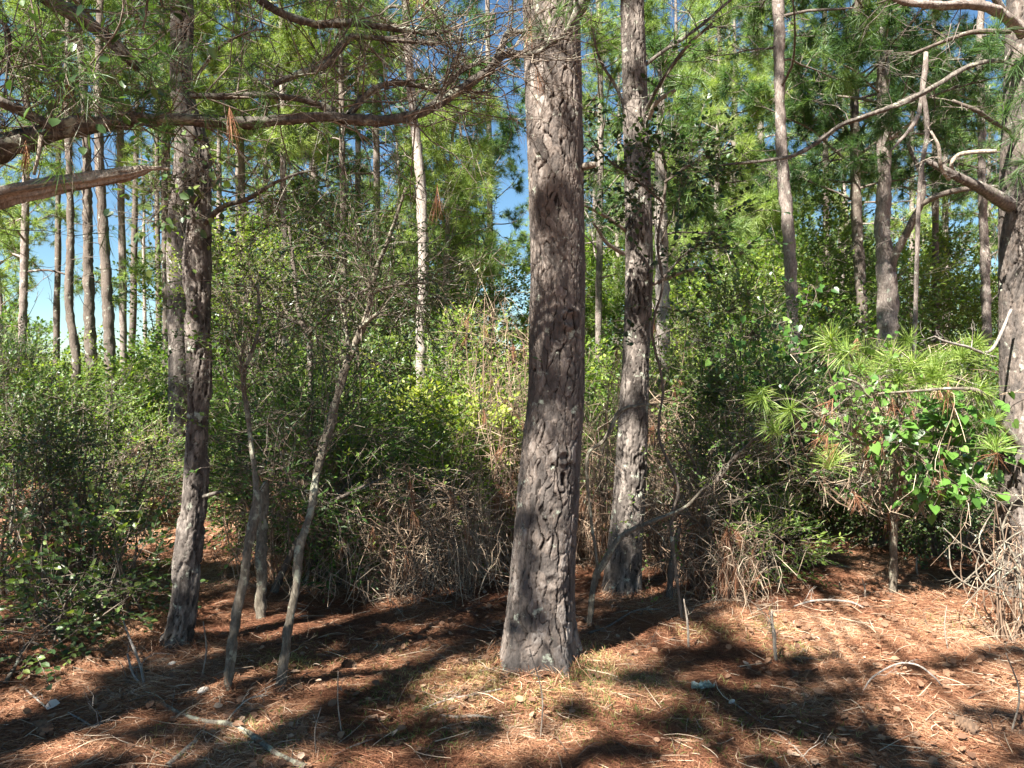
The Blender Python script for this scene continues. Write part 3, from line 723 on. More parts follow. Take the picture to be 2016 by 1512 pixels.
LOW = dict(nn=36, nw=.0085, NL=.18)
MIDS = [
 # label, px rows, d, top, crown, bark, needle
 ("slim crooked pine with bare stem, leftmost of the trunks against the blue gap", [(140, 390, 13), (140, 500, 14), (137, 600, 15), (150, 700, 16), (148, 770, 17), (143, 850, 17)], 12, 11, dict(z0=5.2, nl=16, L=1.8, **LOW), M_DKBARK, None),
 ("straight dark pine with a side fork, second trunk in the blue gap at left", [(172, 250, 15), (174, 400, 17), (175, 520, 18), (177, 620, 20), (180, 720, 22), (182, 830, 20)], 12.5, 12, dict(z0=5.4, nl=16, L=1.8, **LOW), M_DKBARK, None),
 ("brown pine with slightly bowed trunk, third trunk in the blue gap at left", [(197, 230, 15), (201, 380, 17), (208, 500, 19), (214, 620, 20), (218, 740, 20), (218, 850, 22), (215, 960, 22)], 11, 12, dict(z0=5.6, nl=15, L=1.8, **LOW), M_DKBARK, None),
 ("distant thin pine leaning slightly left inside the blue gap", [(268, 400, 11), (265, 520, 13), (262, 640, 13), (254, 780, 13)], 20, 12, dict(z0=7.0, nl=16, L=1.8, **LOW), M_DKBARK, None),
 ("very thin pale pine in the distance beside the pale lichened trunk", [(284, 480, 6), (286, 640, 7), (289, 790, 8)], 26, 10, dict(z0=4.6, nl=14, L=1.5, **LOW), M_PALE, M_NEEDY),
 ("distant dark pine with whorls of thin dead branches left of the pale lichened trunk", [(311, 380, 9), (312, 520, 10), (313, 660, 12), (308, 790, 13)], 19, 12, dict(z0=4.6, nl=22, L=1.6, dead=.75, **LOW), M_DKBARK, None),
 ("distant dark pine touching the left edge of the pale lichened trunk", [(329, 400, 11), (329, 560, 12), (327, 700, 13), (323, 790, 14)], 17, 12, dict(z0=7.0, nl=15, L=1.8, **LOW), M_DKBARK, None),
 ("tall pale pine with sunlit flaking bark left of the centre", [(800, 20, 13), (806, 120, 14), (816, 240, 15), (828, 350, 17), (834, 520, 19), (830, 640, 18), (829, 720, 18), (831, 820, 19)], 10, 11.5, dict(z0=6.4, nl=22, L=2.2, dead=.3, **LOW), M_PALE2, None),
 ("grey pine with many dead side twigs behind the long horizontal limb", [(738, 60, 11), (741, 240, 13), (743, 420, 14), (741, 600, 14), (741, 740, 15)], 16, 13, dict(z0=5.0, nl=24, L=2.0, dead=.5, **LOW), M_FBARK, None),
 ("thin grey pine left of the pine with dead side twigs", [(704, 60, 10), (706, 240, 11), (705, 420, 11), (703, 620, 12)], 19, 13, dict(z0=6.0, nl=22, L=1.9, dead=.3, **LOW), M_FBARK, M_NEEDY),
 ("young bushy pine with dense light green crown left of the large central pine", [(893, 250, 5), (886, 360, 9), (880, 500, 12), (878, 600, 13), (879, 690, 13)], 13, 6.3, dict(z0=3.5, nl=34, L=1.35, nn=30, nw=.008, NL=.19, dead=0, ntw=7, tint=.62, elev=(0, 45)), M_FBARK, M_NEEDY),
 ("pale vine draped pine partly hidden by the dappled pine right of centre", [(1300, 420, 24), (1303, 560, 26), (1304, 700, 28), (1300, 800, 28)], 8.5, 5.2, dict(z0=3.4, nl=12, L=1.0, **LOW), M_PALE, None),
 ("tall slender grey pine with a clean straight stem right of centre", [(1529, 0, 21), (1532, 120, 20), (1534, 220, 19), (1541, 350, 22), (1551, 450, 22), (1555, 530, 23), (1560, 620, 22), (1566, 740, 22)], 9.5, 12, dict(z0=5.4, nl=16, L=1.7, dead=.5, **LOW), M_FBARK, None),
 ("dark mid distance pine with forking side limbs left of the forked pine", [(1680, 200, 15), (1682, 340, 18), (1686, 450, 20), (1693, 560, 20), (1696, 650, 20)], 12.5, 11, dict(z0=4.9, nl=40, L=2.2, dead=.15, tint=.3, **LOW), M_DKBARK, None),
 ("forked grey pine with a thick curving side stem at the right", [(1733, 0, 17), (1735, 170, 22), (1737, 260, 26), (1739, 350, 25), (1736, 450, 28), (1742, 520, 34), (1748, 625, 38)], 11, 12, dict(z0=5.2, nl=38, L=2.4, dead=.15, tint=.25, **LOW), M_FBARK, None),
 ("slim straight pine seen just left of the broad pine at the right edge", [(1925, 60, 13), (1928, 200, 14), (1932, 400, 15), (1938, 520, 17), (1943, 700, 16)], 14, 12, dict(z0=5.2, nl=20, L=2.0, dead=.3, tint=.35, **LOW), M_FBARK, None),
 ("yellowish green pine with drooping full crown between the two right centre trunks", [(1415, 100, 8), (1412, 300, 10), (1408, 480, 12), (1405, 640, 13)], 15.5, 10, dict(z0=3.9, nl=40, L=2.2, dead=.05, ntw=6, nn=38, nw=.0095, NL=.19, tint=.6), M_FBARK, M_NEEDY),
 ("tall bright pine whose crown fills the upper left behind the leaning pine", [(470, 0, 12), (475, 240, 13), (480, 480, 14), (482, 640, 15)], 16, 13, dict(z0=5.4, nl=34, L=2.4, dead=.1, ntw=5, nn=38, nw=.0095, NL=.19, tint=.55), M_FBARK, M_NEEDY),
 ("pine with light green crown above the broken limb at the upper left", [(235, 0, 12), (238, 150, 13), (240, 300, 13), (243, 600, 14)], 15, 13, dict(z0=6.2, nl=28, L=2.3, dead=.1, ntw=5, nn=38, nw=.0095, NL=.19, tint=.5), M_FBARK, M_NEEDY),
 ("pine with low feathery crown at the far left edge", [(58, 100, 11), (55, 300, 13), (50, 500, 14), (45, 680, 15)], 13.5, 11, dict(z0=3.4, nl=30, L=1.9, dead=.1, nn=38, nw=.0095, NL=.18, tint=.5), M_FBARK, M_NEEDY),
 ("pine with dense green crown behind the pale flaking trunk", [(620, 0, 12), (622, 200, 12), (618, 420, 13), (615, 620, 14)], 17, 13, dict(z0=5.0, nl=32, L=2.3, dead=.15, nn=38, nw=.0095, NL=.19, tint=.45), M_FBARK, None),
 ("pine with dark crown filling the sky left of the large central pine", [(960, 0, 9), (962, 200, 10), (965, 440, 12), (968, 650, 12)], 20, 12, dict(z0=4.5, nl=26, L=2.0, dead=.1, nn=38, nw=.0095, NL=.2, tint=.4), M_FBARK, None),
 ("pine with full mid green crown just right of the large central pine", [(1180, 60, 10), (1182, 260, 12), (1180, 480, 13), (1178, 650, 14)], 15, 12, dict(z0=4.0, nl=34, L=2.1, dead=.1, nn=38, nw=.0095, NL=.19, tint=.5), M_FBARK, M_NEEDY),
 ("pine with dark green crown between the slender grey stem and the forked pine", [(1620, 0, 9), (1622, 200, 11), (1625, 420, 12), (1630, 640, 12)], 17, 12, dict(z0=5.8, nl=26, L=2.0, dead=.1, nn=38, nw=.0095, NL=.2, tint=.3), M_DKBARK, None),
 ("pine with crown filling the gap above the forked pine side stem", [(1835, 60, 9), (1838, 260, 12), (1840, 460, 13), (1842, 640, 14)], 16, 12, dict(z0=5.6, nl=24, L=2.0, dead=.15, nn=38, nw=.0095, NL=.19, tint=.3), M_DKBARK, None),
 ("young pine with soft bright crown low between the slender stem and dark forked limbs", [(1480, 330, 6), (1482, 450, 9), (1484, 600, 11)], 17, 6.5, dict(z0=3.2, nl=34, L=1.5, dead=0, ntw=6, nn=38, nw=.0095, NL=.2, tint=.6), M_FBARK, M_NEEDY),
 ("pine with airy bright crown between the leaning pine and the thick pale trunk", [(322, 0, 9), (325, 240, 11), (326, 480, 12), (327, 640, 12)], 14, 12, dict(z0=6.4, nl=30, L=2.2, dead=.1, ntw=5, nn=38, nw=.0095, NL=.19, tint=.6), M_DKBARK, M_NEEDY),
 ("pine with bright feathery crown behind the forked small tree", [(555, 0, 9), (558, 240, 11), (560, 480, 12), (562, 640, 13)], 13, 12, dict(z0=5.9, nl=30, L=2.2, dead=.1, ntw=5, nn=38, nw=.0095, NL=.19, tint=.65), M_FBARK, M_NEEDY),
 ("pine with bright spreading crown above the right lichened sapling", [(672, 0, 9), (674, 240, 10), (676, 480, 11), (678, 640, 12)], 12.5, 12, dict(z0=5.9, nl=28, L=2.0, dead=.15, ntw=5, nn=38, nw=.0095, NL=.19, tint=.6), M_DKBARK, M_NEEDY),
 ("pine with hazy light crown at the top left corner", [(120, 0, 9), (118, 240, 10), (116, 480, 11), (112, 640, 12)], 15, 12, dict(z0=6.6, nl=28, L=2.3, dead=.1, ntw=5, nn=38, nw=.0095, NL=.19, tint=.6), M_DKBARK, M_NEEDY),
]
for k, (lab, rows, d, top, cr, bk, nd) in enumerate(MIDS):
    cr = dict(cr, nl=int(cr['nl'] * (1.4 if rows[0][0] > 350 else 1.1)), z0=cr['z0'] - (.5 if rows[0][0] > 450 else 0))
    if bk is M_PALE2: rows = [(a, b, c * 1.1) for a, b, c in rows]
    pine("pine_tree", lab, rows, d, top, cr, bark=bk, needle=nd, seed=100 + k)
# ------------------------------------------------------------------ limbs traced from the photo, at their own distances
def pxd(rows, k=.86):
    return np.array([P(a, b, d) for a, b, wd, d in rows]), np.array([wd / F * d * .5 * k for a, b, wd, d in rows])

def side_limb(root, rows, mat, name="branch", k=8, seed=0, rough=.16, twigs=0, tl=.35, rng=None, grain=0):
    p, r = pxd(rows)
    m = MB(); pp, rr = tube(m, p, r, k=k, step=.02 if rows[0][3] < 4 else .035 if rows[0][3] < 7 else .1, rough=rough, seed=seed, grain=grain)
    if twigs:
        twiggy(m, pp, twigs, tl, rng or np.random.default_rng(seed + 50))
    o = obj(name, m, mat, root)
    return pp

# tree just outside the left edge whose limbs cross the upper left of the view
rng = np.random.default_rng(77)
LT = empty("gnarled_pine", base_of(-2.7, 2.75), "gnarled pine just outside the left edge whose long lichened limbs sweep across the upper left", "pine tree")
m, ex = bark_trunk([[-2.7, 2.75, -.05], [-2.66, 2.75, 1.5], [-2.62, 2.8, 3.0], [-2.5, 2.8, 4.5], [-2.45, 2.8, 6.5], [-2.4, 2.8, 9.5]], [.20, .17, .15, .13, .10, .03], .02, .05, .1, .012, 61, .03)
obj("trunk", m, M_BARK2, LT, extra=ex)
LIMBS = [
 ("branch", [(-420, 420, 60, 2.8), (-180, 350, 52, 2.85), (0, 298, 46, 2.95), (70, 272, 42, 3.0), (160, 248, 36, 3.05), (235, 240, 32, 3.05), (300, 236, 27, 3.1), (400, 240, 24, 3.15), (500, 244, 24, 3.2), (560, 238, 22, 3.2), (640, 231, 22, 3.25), (700, 237, 23, 3.3), (760, 238, 23, 3.3), (820, 226, 22, 3.35), (880, 196, 20, 3.4), (935, 160, 19, 3.4), (972, 128, 17, 3.45), (986, 100, 16, 3.45), (1000, 70, 15, 3.5), (1030, 66, 11, 3.5)], M_LIMB),
 ("branch", [(975, 126, 12, 3.45), (1000, 110, 14, 3.5), (1050, 108, 12, 3.5), (1085, 88, 12, 3.5), (1112, 68, 14, 3.5), (1130, 35, 16, 3.5), (1146, 0, 18, 3.5), (1160, -60, 20, 3.5)], M_LIMB),
 ("branch", [(-380, 120, 26, 2.8), (-60, 178, 24, 2.9), (0, 200, 23, 2.9), (50, 222, 21, 2.95), (110, 252, 17, 3.0)], M_LIMB),
 ("branch", [(-420, 470, 46, 2.6), (-150, 430, 44, 2.65), (0, 392, 42, 2.7), (60, 376, 38, 2.7), (130, 362, 33, 2.75), (200, 352, 31, 2.8), (240, 346, 27, 2.8), (268, 341, 20, 2.8), (285, 336, 17, 2.8), (300, 333, 8, 2.8), (318, 332, 7, 2.8), (336, 334, 5, 2.8)], M_DEADWOOD),
 ("branch", [(20, -90, 34, 2.6), (95, -5, 34, 2.7), (160, 38, 33, 2.75), (210, 75, 30, 2.8), (250, 112, 24, 2.8), (275, 140, 14, 2.85)], M_LIMB),
 ("branch", [(470, -60, 16, 3.2), (515, 2, 17, 3.2), (560, 32, 17, 3.25), (625, 51, 17, 3.3), (690, 49, 17, 3.3), (755, 56, 14, 3.3), (810, 66, 12, 3.35), (870, 66, 10, 3.35), (912, 50, 5, 3.4)], M_LIMB),
 ("branch", [(540, 168, 14, 3.3), (590, 148, 15, 3.3), (640, 132, 15, 3.3), (662, 108, 14, 3.3), (688, 80, 14, 3.3), (720, 76, 14, 3.3), (780, 82, 12, 3.3), (830, 86, 9, 3.3), (862, 92, 4, 3.3)], M_LIMB),
 ("branch", [(370, 192, 13, 3.1), (450, 192, 15, 3.15), (520, 190, 15, 3.2), (600, 200, 14, 3.25), (660, 222, 16, 3.3)], M_LIMB),
 ("branch", [(690, 228, 15, 3.35), (715, 196, 15, 3.4), (750, 172, 14, 3.4), (790, 166, 13, 3.4), (840, 176, 11, 3.45), (880, 184, 9, 3.45), (965, 183, 4, 3.45)], M_LIMB),
 ("branch", [(855, 205, 9, 3.4), (880, 170, 10, 3.4), (905, 145, 10, 3.4), (930, 130, 8, 3.4), (950, 122, 6, 3.4)], M_LIMB),
 ("branch", [(0, 40, 9, 2.9), (20, 62, 8, 2.9), (22, 110, 6, 2.95), (12, 190, 5, 2.95)], M_LIMB),
 ("branch", [(85, 268, 9, 2.95), (80, 300, 9, 2.95), (70, 345, 6, 2.95)], M_DEADWOOD),
]
lp = []
for k, (nm, rows, mt) in enumerate(LIMBS):
    pp = side_limb(LT, rows, mt, nm, k=36 if k == 3 else 14, seed=k + 1, rough=.3, grain=int(k == 3))
    if mt is M_LIMB: lp.append(pp)
m = MB(); ends = []
for pp in lp:
    ln = np.sum(np.linalg.norm(np.diff(pp, axis=0), axis=1))
    twiggy(m, pp, int(32 * ln) + 4, .42, rng, r=.0038, bias=(.1, 0, .12), out=ends)
obj("twigs", m, M_TWIG, LT)
E = np.concatenate([e[0] for e in ends]); D = np.concatenate([e[1] for e in ends])
epx = CX + E[:, 0] / np.maximum(E[:, 1], .5) * F; epy = HY - (E[:, 2] - 1.6) / np.maximum(E[:, 1], .5) * F
vis = (E[:, 2] > 1.6 + 470 / F * E[:, 1]) | (rng.uniform(size=len(E)) < .22)
sel = rng.uniform(size=len(E)) < .16
vis = vis & ((epx < 620) | (epy < 70))
m = MB(); needles(m, E[sel & vis], D[sel & vis], 26, .11, .0022, 10, 85, .42, rng, seg=2)
obj("needle_tufts", m, M_NEED, LT, smooth=False)
sel = rng.uniform(size=len(E)) < .008
m = MB(); needles(m, E[sel], D[sel] * .15 + np.array([0, 0, -1]), 24, .13, .0025, 2, 24, .6, rng, seg=2)
obj("dead_needle_clumps", m, M_DEADN, LT, smooth=False)
# own high crown
mbr, mn = limbs_and_needles(lambda z: (-2.45, 2.8), 5.4, 9.4, 22, 2.5, rng, ntw=6, nn=40, nw=.013, tint=.45, dead=.1, top=(-2.4, 2.8, 9.6), gaps=True)
obj("limbs", mbr, M_DKBARK, LT); obj("crown", mn, M_NEED, LT, smooth=False)

# leafy vine hanging in at the top left
def vine(name, label, cat, lines, nleaf, size, mat, seed, kind='oval', tint=.4, tj=.25, r=.003, spread=.09, hang=.0, group=None, upn=.4):
    rng = np.random.default_rng(seed)
    P0 = P(*lines[0][0])
    root = empty(name, P0, label, cat, group)
    ms, ml = MB(), MB()
    for ln in lines:
        pts = np.array([P(*q) for q in ln])
        pp, _ = tube(ms, pts, np.full(len(pts), r), k=4, step=.05, rough=0)
        i = rng.integers(0, len(pp), nleaf); C0 = pp[i]
        C = C0 + rng.normal(0, spread, (nleaf, 3)) + np.array([0, 0, -hang])
        sticks(ms, C0, C, r * .5, r * .35, .5, bend=rng.normal(0, .02, (nleaf, 3)), k=3, seg=2)
        ax = unit(unit(C - C0) * .6 + rng.normal(0, .5, (nleaf, 3)) + np.array([0, 0, -.45]))
        nm = np.array([0, -.35, upn]) + rng.normal(0, .4, (nleaf, 3)) + SUN * .4
        leaves(ml, C, ax, nm, size * rng.uniform(.5, 1.2, nleaf), kind, np.clip(tint + rng.normal(0, tj, nleaf), 0, 1))
    obj("stems", ms, M_TWIG, root); obj("leaves", ml, mat, root)
    return root
vine("leafy_vine", "dark oval leaved vine trailing down from the top left corner", "vine",
     [[(60, -40, 2.5), (75, 60, 2.5), (100, 150, 2.55), (150, 200, 2.6)], [(250, -40, 2.5), (240, 50, 2.55), (190, 120, 2.6), (150, 160, 2.6)],
      [(300, -40, 2.4), (290, 40, 2.45), (285, 60, 2.45)], [(180, 130, 2.6), (200, 185, 2.6), (170, 225, 2.65)]], 26, .044, M_DARKL, 5, tint=.5)
vine("leafy_vine", "small leaved green vine wrapped round the upper stem of the dark leaning pine", "vine",
     [[(345, 420, 4.25), (355, 370, 4.2), (395, 340, 4.2), (380, 300, 4.25)], [(300, 380, 4.2), (330, 350, 4.2), (400, 360, 4.2)], [(290, 440, 4.2), (330, 400, 4.2), (350, 340, 4.2)]], 65, .05, M_DARKL, 6, tint=.75, spread=.13)

# side branches of nearer trees
side_limb(T3, [(405, 440, 13, 4.35), (440, 408, 12, 4.3), (490, 392, 11, 4.25), (540, 362, 8, 4.2), (590, 342, 6, 4.2), (622, 337, 4, 4.2)], M_LIMB, seed=3, twigs=10, tl=.3)
side_limb(T3, [(400, 978, 9, 4.35), (420, 972, 8, 4.3), (440, 968, 4, 4.25)], M_LIMB, seed=4)
side_limb(T3, [(392, 150, 8, 4.3), (430, 100, 8, 4.2), (480, 70, 6, 4.1), (520, 60, 4, 4.1)], M_LIMB, seed=5, twigs=8, tl=.3)
side_limb(T2, [(1276, 235, 12, 5.4), (1290, 205, 11, 5.3), (1310, 190, 10, 5.25), (1328, 180, 8, 5.2)], M_DEADWOOD, seed=6)
side_limb(T2, [(1272, 215, 9, 5.4), (1300, 165, 9, 5.2), (1350, 95, 8, 5.0), (1400, 50, 6, 4.9)], M_LIMB, seed=7, twigs=14, tl=.4)
side_limb(T2, [(1270, 130, 9, 5.5), (1310, 100, 8, 5.5), (1370, 60, 7, 5.6), (1440, 0, 6, 5.7)], M_LIMB, seed=8, twigs=14, tl=.4)
side_limb(T2, [(1240, 250, 7, 5.5), (1215, 180, 7, 5.5), (1180, 120, 6, 5.4), (1165, 60, 5, 5.3)], M_LIMB, seed=9, twigs=12, tl=.35)
side_limb(T2, [(1232, 455, 10, 5.5), (1200, 432, 9, 5.4), (1170, 415, 8, 5.3), (1150, 405, 6, 5.2)], M_DEADWOOD, seed=10, twigs=5, tl=.2)
side_limb(T2, [(1228, 500, 11, 5.5), (1195, 480, 9, 5.4), (1178, 455, 7, 5.35), (1168, 440, 4, 5.3)], M_DEADWOOD, seed=11, twigs=4, tl=.2)
side_limb(T2, [(1285, 560, 9, 5.5), (1320, 545, 9, 5.4), (1355, 532, 9, 5.3), (1388, 530, 6, 5.3)], M_DEADWOOD, seed=12)
side_limb(T1, [(1143, 330, 18, 4.2), (1158, 327, 16, 4.1), (1170, 325, 12, 4.05)], M_DEADWOOD, "branch_stub", seed=13)
side_limb(T1, [(1140, 40, 10, 4.2), (1152, 20, 9, 4.1), (1165, -20, 9, 4.0)], M_LIMB, seed=14, twigs=6, tl=.25)
fork = [o for o in COL.objects if o.get("label", "").startswith("forked grey pine")][0]
side_limb(fork, [(1752, 560, 22, 11), (1758, 510, 19, 10.9), (1782, 462, 17, 10.8), (1800, 425, 16, 10.7), (1812, 402, 14, 10.6), (1816, 360, 10, 10.6), (1800, 320, 9, 10.7), (1785, 280, 8, 10.8), (1795, 230, 7, 10.9), (1790, 90, 6, 11)], M_DKBARK, seed=15, twigs=22, tl=.9)
side_limb(fork, [(1812, 404, 13, 10.6), (1840, 388, 13, 10.5), (1880, 376, 13, 10.4), (1930, 370, 10, 10.3), (1990, 366, 6, 10.2)], M_DKBARK, seed=16, twigs=10, tl=.7)
side_limb(fork, [(1745, 280, 9, 11), (1770, 258, 8, 10.8), (1800, 235, 7, 10.6), (1810, 200, 6, 10.5)], M_PALE, seed=17)
# limbs of the right edge pine
side_limb(T22, [(2010, 70, 22, 5.1), (1975, 38, 22, 5.0), (1930, 14, 20, 4.9), (1870, 14, 18, 4.85), (1810, 12, 16, 4.8), (1760, 2, 15, 4.8), (1720, -30, 12, 4.8)], M_FBARK, k=14, rough=.3, seed=18, twigs=12, tl=.35)
side_limb(T22, [(1990, 50, 18, 5.1), (1965, 20, 17, 5.05), (1945, -20, 16, 5.0)], M_DKBARK, seed=19)
side_limb(T22, [(1990, 130, 5, 4.95), (1958, 122, 9, 4.9), (1905, 133, 10, 4.8), (1850, 165, 11, 4.75), (1805, 190, 12, 4.7), (1755, 212, 11, 4.65), (1690, 234, 10, 4.6), (1650, 250, 10, 4.6), (1610, 280, 9, 4.55), (1560, 308, 9, 4.5), (1500, 318, 7, 4.5), (1420, 326, 4, 4.5)], M_LIMB, k=12, rough=.3, seed=20, twigs=12, tl=.3)
side_limb(T22, [(1985, 405, 34, 5.2), (1960, 390, 30, 5.1), (1925, 368, 24, 5.0), (1885, 350, 20, 4.95), (1850, 332, 17, 4.9), (1822, 317, 12, 4.9)], M_BARK2, seed=21, twigs=12, tl=.3)
side_limb(T22, [(1880, 345, 9, 4.95), (1870, 325, 9, 4.9), (1885, 306, 10, 4.9), (1920, 300, 10, 4.85), (1958, 299, 9, 4.8)], M_DEADWOOD, seed=22)
side_limb(T22, [(1866, 355, 8, 4.95), (1850, 330, 9, 4.85), (1845, 290, 8, 4.8), (1830, 260, 5, 4.8)], M_DEADWOOD, seed=23, twigs=3, tl=.15)
side_limb(T22, [(1985, 262, 10, 5.2), (1950, 240, 9, 5.1), (1915, 218, 9, 5.0), (1872, 200, 6, 5.0)], M_DKBARK, seed=24, twigs=6, tl=.25)
side_limb(T22, [(1985, 65, 12, 5.2), (1920, 66, 12, 5.2), (1880, 75, 10, 5.2), (1790, 110, 6, 5.3)], M_DKBARK, seed=25, twigs=10, tl=.35)
side_limb(T22, [(1990, 610, 7, 5.1), (1950, 690, 7, 5.0), (1900, 682, 7, 4.9), (1860, 672, 5, 4.8), (1840, 662, 3, 4.8)], M_PALE, seed=26, twigs=4, tl=.25)
m = MB(); r_ = np.random.default_rng(9)
C = np.array([P(a, b, 4.8) for a, b in ((2000, 130), (1985, 150), (2010, 250), (1990, 270), (2010, 320), (1975, 215), (2016, 180), (1960, 60), (1940, 90), (1995, 200), (2005, 350))])
needles(m, C, r_.normal(0, .5, C.shape) + [-.4, -.2, -.1], 60, .17, .0028, 5, 95, .3, r_, seg=2)
obj("needle_tufts", m, M_NEED, T22, smooth=False)
# bleached broken snag tops seen at the right
bs = empty("dead_snag", base_of(*P(1800, 640, 7.5)[:2]), "bleached broken dead stem standing behind the long diagonal limb at the right", "dead tree")
side_limb(bs, [(1800, 1040, 9, 7.5), (1798, 800, 9, 7.5), (1802, 600, 10, 7.5), (1806, 420, 10, 7.5), (1812, 330, 10, 7.5), (1822, 270, 10, 7.5), (1820, 220, 11, 7.5), (1813, 180, 12, 7.5), (1818, 140, 13, 7.5), (1819, 106, 10, 7.5)], M_FBARK, "stem", seed=27, twigs=12, tl=.3)
side_limb(bs, [(1812, 185, 10, 7.5), (1806, 225, 10, 7.5), (1790, 255, 9, 7.4), (1768, 280, 7, 7.4), (1750, 300, 4, 7.4)], M_FBARK, seed=28)

# ------------------------------------------------------------------ small trees and saplings
def sapling(name, label, rows_list, mat, seed, cat="sapling", group=None, tw=18, tl=.3, leafspec=None, twbias=(0, 0, .1)):
    rng = np.random.default_rng(seed)
    b = P(rows_list[0][0][0], 740, rows_list[0][0][3]); bb = base_of(b[0], b[1])
    root = empty(name, bb, label, cat, group)
    allp = []
    for k, rows in enumerate(rows_list):
        p, r = pxd(rows, .78)
        if k == 0: p[0, 2] = bb[2] - .03
        p[1:-1] += rng.normal(0, .006, (len(p) - 2, 3)); r = r * rng.uniform(.88, 1.12, len(r))
        m = MB(); pp, _ = tube(m, p, r, k=12, step=.02, rough=.3, seed=seed + k)
        if k == 0: twiggy(m, pp[5:], 7, .16, rng, r=.002, sub=1)
        obj("trunk" if k == 0 else "branch", m, mat, root); allp.append(pp)
    ends = []
    m = MB()
    for k, pp in enumerate(allp):
        src = pp[len(pp) // 3:] if k == 0 else pp
        twiggy(m, src, tw, tl, rng, r=.003, bias=twbias, out=ends)
    if leafspec:
        mt, kind, size, tint, nl, frac, L = leafspec
        E = np.concatenate([e[0] for e in ends]); D = np.concatenate([e[1] for e in ends])
        s = rng.uniform(size=len(E)) < frac
        ml = MB()
        sprays(ml, m, E[s], D[s] + np.array([0, 0, -.1]), L, nl, size, kind, tint + rng.normal(0, .12, s.sum()), rng)
        obj("foliage", ml, mt, root, smooth=False)
    obj("twigs", m, M_TWIG, root)
    return root, allp
sapling("sapling", "thin lichened sapling, left one of the leaning pair in the foreground",
        [[(443, 1375, 27, 3.85), (452, 1300, 24, 3.85), (466, 1210, 20, 3.87), (475, 1150, 20, 3.9), (486, 1085, 21, 3.9), (500, 1020, 22, 3.95), (508, 960, 16, 4.0), (496, 880, 11, 4.1), (486, 800, 11, 4.15), (480, 740, 10, 4.2), (498, 690, 10, 4.2), (512, 640, 9, 4.25), (508, 560, 7, 4.3)],
         [(484, 780, 7, 4.15), (476, 735, 6, 4.1), (472, 700, 5, 4.1)]], M_SAP, 31, tw=22, tl=.35,
        leafspec=(M_MIDL, 'rhomb', .032, .5, 6, .35, .16))
sapling("sapling", "tall lichened sapling with a broken stub near its top, right of the leaning pair",
        [[(548, 1372, 26, 3.85), (556, 1300, 22, 3.87), (566, 1220, 21, 3.9), (578, 1150, 20, 3.95), (592, 1080, 20, 4.0), (606, 1010, 19, 4.1), (622, 940, 19, 4.2), (638, 880, 19, 4.25), (654, 830, 20, 4.3), (668, 770, 18, 4.35), (686, 700, 19, 4.4), (706, 650, 15, 4.4), (728, 600, 13, 4.45), (742, 540, 12, 4.5), (756, 480, 10, 4.5), (785, 420, 8, 4.5), (800, 370, 6, 4.5)],
         [(708, 648, 13, 4.4), (725, 630, 10, 4.35), (744, 617, 6, 4.3)], [(686, 690, 9, 4.4), (680, 640, 8, 4.45), (660, 560, 6, 4.5), (640, 480, 4, 4.6)],
         [(735, 575, 8, 4.45), (780, 562, 6, 4.4), (850, 556, 4, 4.3)], [(748, 520, 7, 4.5), (700, 480, 6, 4.5), (640, 440, 4, 4.5)]], M_SAP, 32, tw=20, tl=.45,
        leafspec=(M_DARKL, 'narrow', .045, .5, 8, .75, .2))
sapling("small_oak", "dark forked small tree with crooked limbs between the leaning pine and the lichened sapling",
        [[(600, 1150, 17, 6.2), (606, 960, 16, 6.2), (612, 800, 15, 6.2), (610, 690, 14, 6.2), (600, 650, 13, 6.2), (585, 600, 11, 6.2), (578, 520, 9, 6.2), (570, 440, 6, 6.2)],
         [(604, 665, 12, 6.2), (640, 620, 11, 6.1), (690, 590, 9, 6.0), (740, 560, 6, 5.9)], [(596, 640, 7, 6.2), (530, 610, 6, 6.1), (480, 590, 4, 6.0)]], M_DKBARK, 33, cat="small tree", tw=26, tl=.5,
        leafspec=(M_DARKL, 'rhomb', .038, .55, 8, .6, .2))
sapling("small_holly", "small dark holly whose glossy leafed branches cross the dappled pine right of centre",
        [[(1345, 1120, 9, 5.0), (1322, 1040, 8, 5.0), (1335, 960, 7, 5.0), (1298, 860, 7, 5.0), (1306, 760, 6, 5.0), (1284, 650, 6, 4.95), (1306, 560, 6, 4.9), (1292, 480, 6, 4.9), (1310, 350, 7, 4.85), (1290, 260, 5, 4.8)],
         [(1305, 400, 6, 4.9), (1250, 350, 5, 4.85), (1195, 310, 4, 4.8), (1160, 270, 3, 4.8)], [(1308, 360, 6, 4.85), (1370, 320, 5, 4.8), (1440, 300, 3, 4.8)],
         [(1295, 560, 6, 4.9), (1350, 500, 5, 4.85), (1400, 470, 3, 4.8)]], M_DKBARK, 34, cat="small tree", tw=16, tl=.26,
        leafspec=(M_DARKL, 'oval', .042, .3, 7, .55, .17))
sapling("arching_stem", "pale arching stem leaning in front of the base of the dappled pine",
        [[(1160, 1200, 17, 4.9), (1172, 1150, 17, 4.9), (1196, 1095, 16, 4.9), (1232, 1055, 14, 4.9), (1290, 1020, 11, 4.9), (1345, 1000, 9, 4.9), (1385, 962, 6, 4.9)],
         [(1180, 1140, 8, 4.9), (1160, 1000, 7, 4.9), (1158, 900, 8, 4.9), (1190, 868, 9, 4.9), (1222, 815, 9, 4.9), (1260, 800, 7, 4.9), (1292, 796, 5, 4.9)]], M_SAP, 35, cat="bare stem", tw=10, tl=.3)
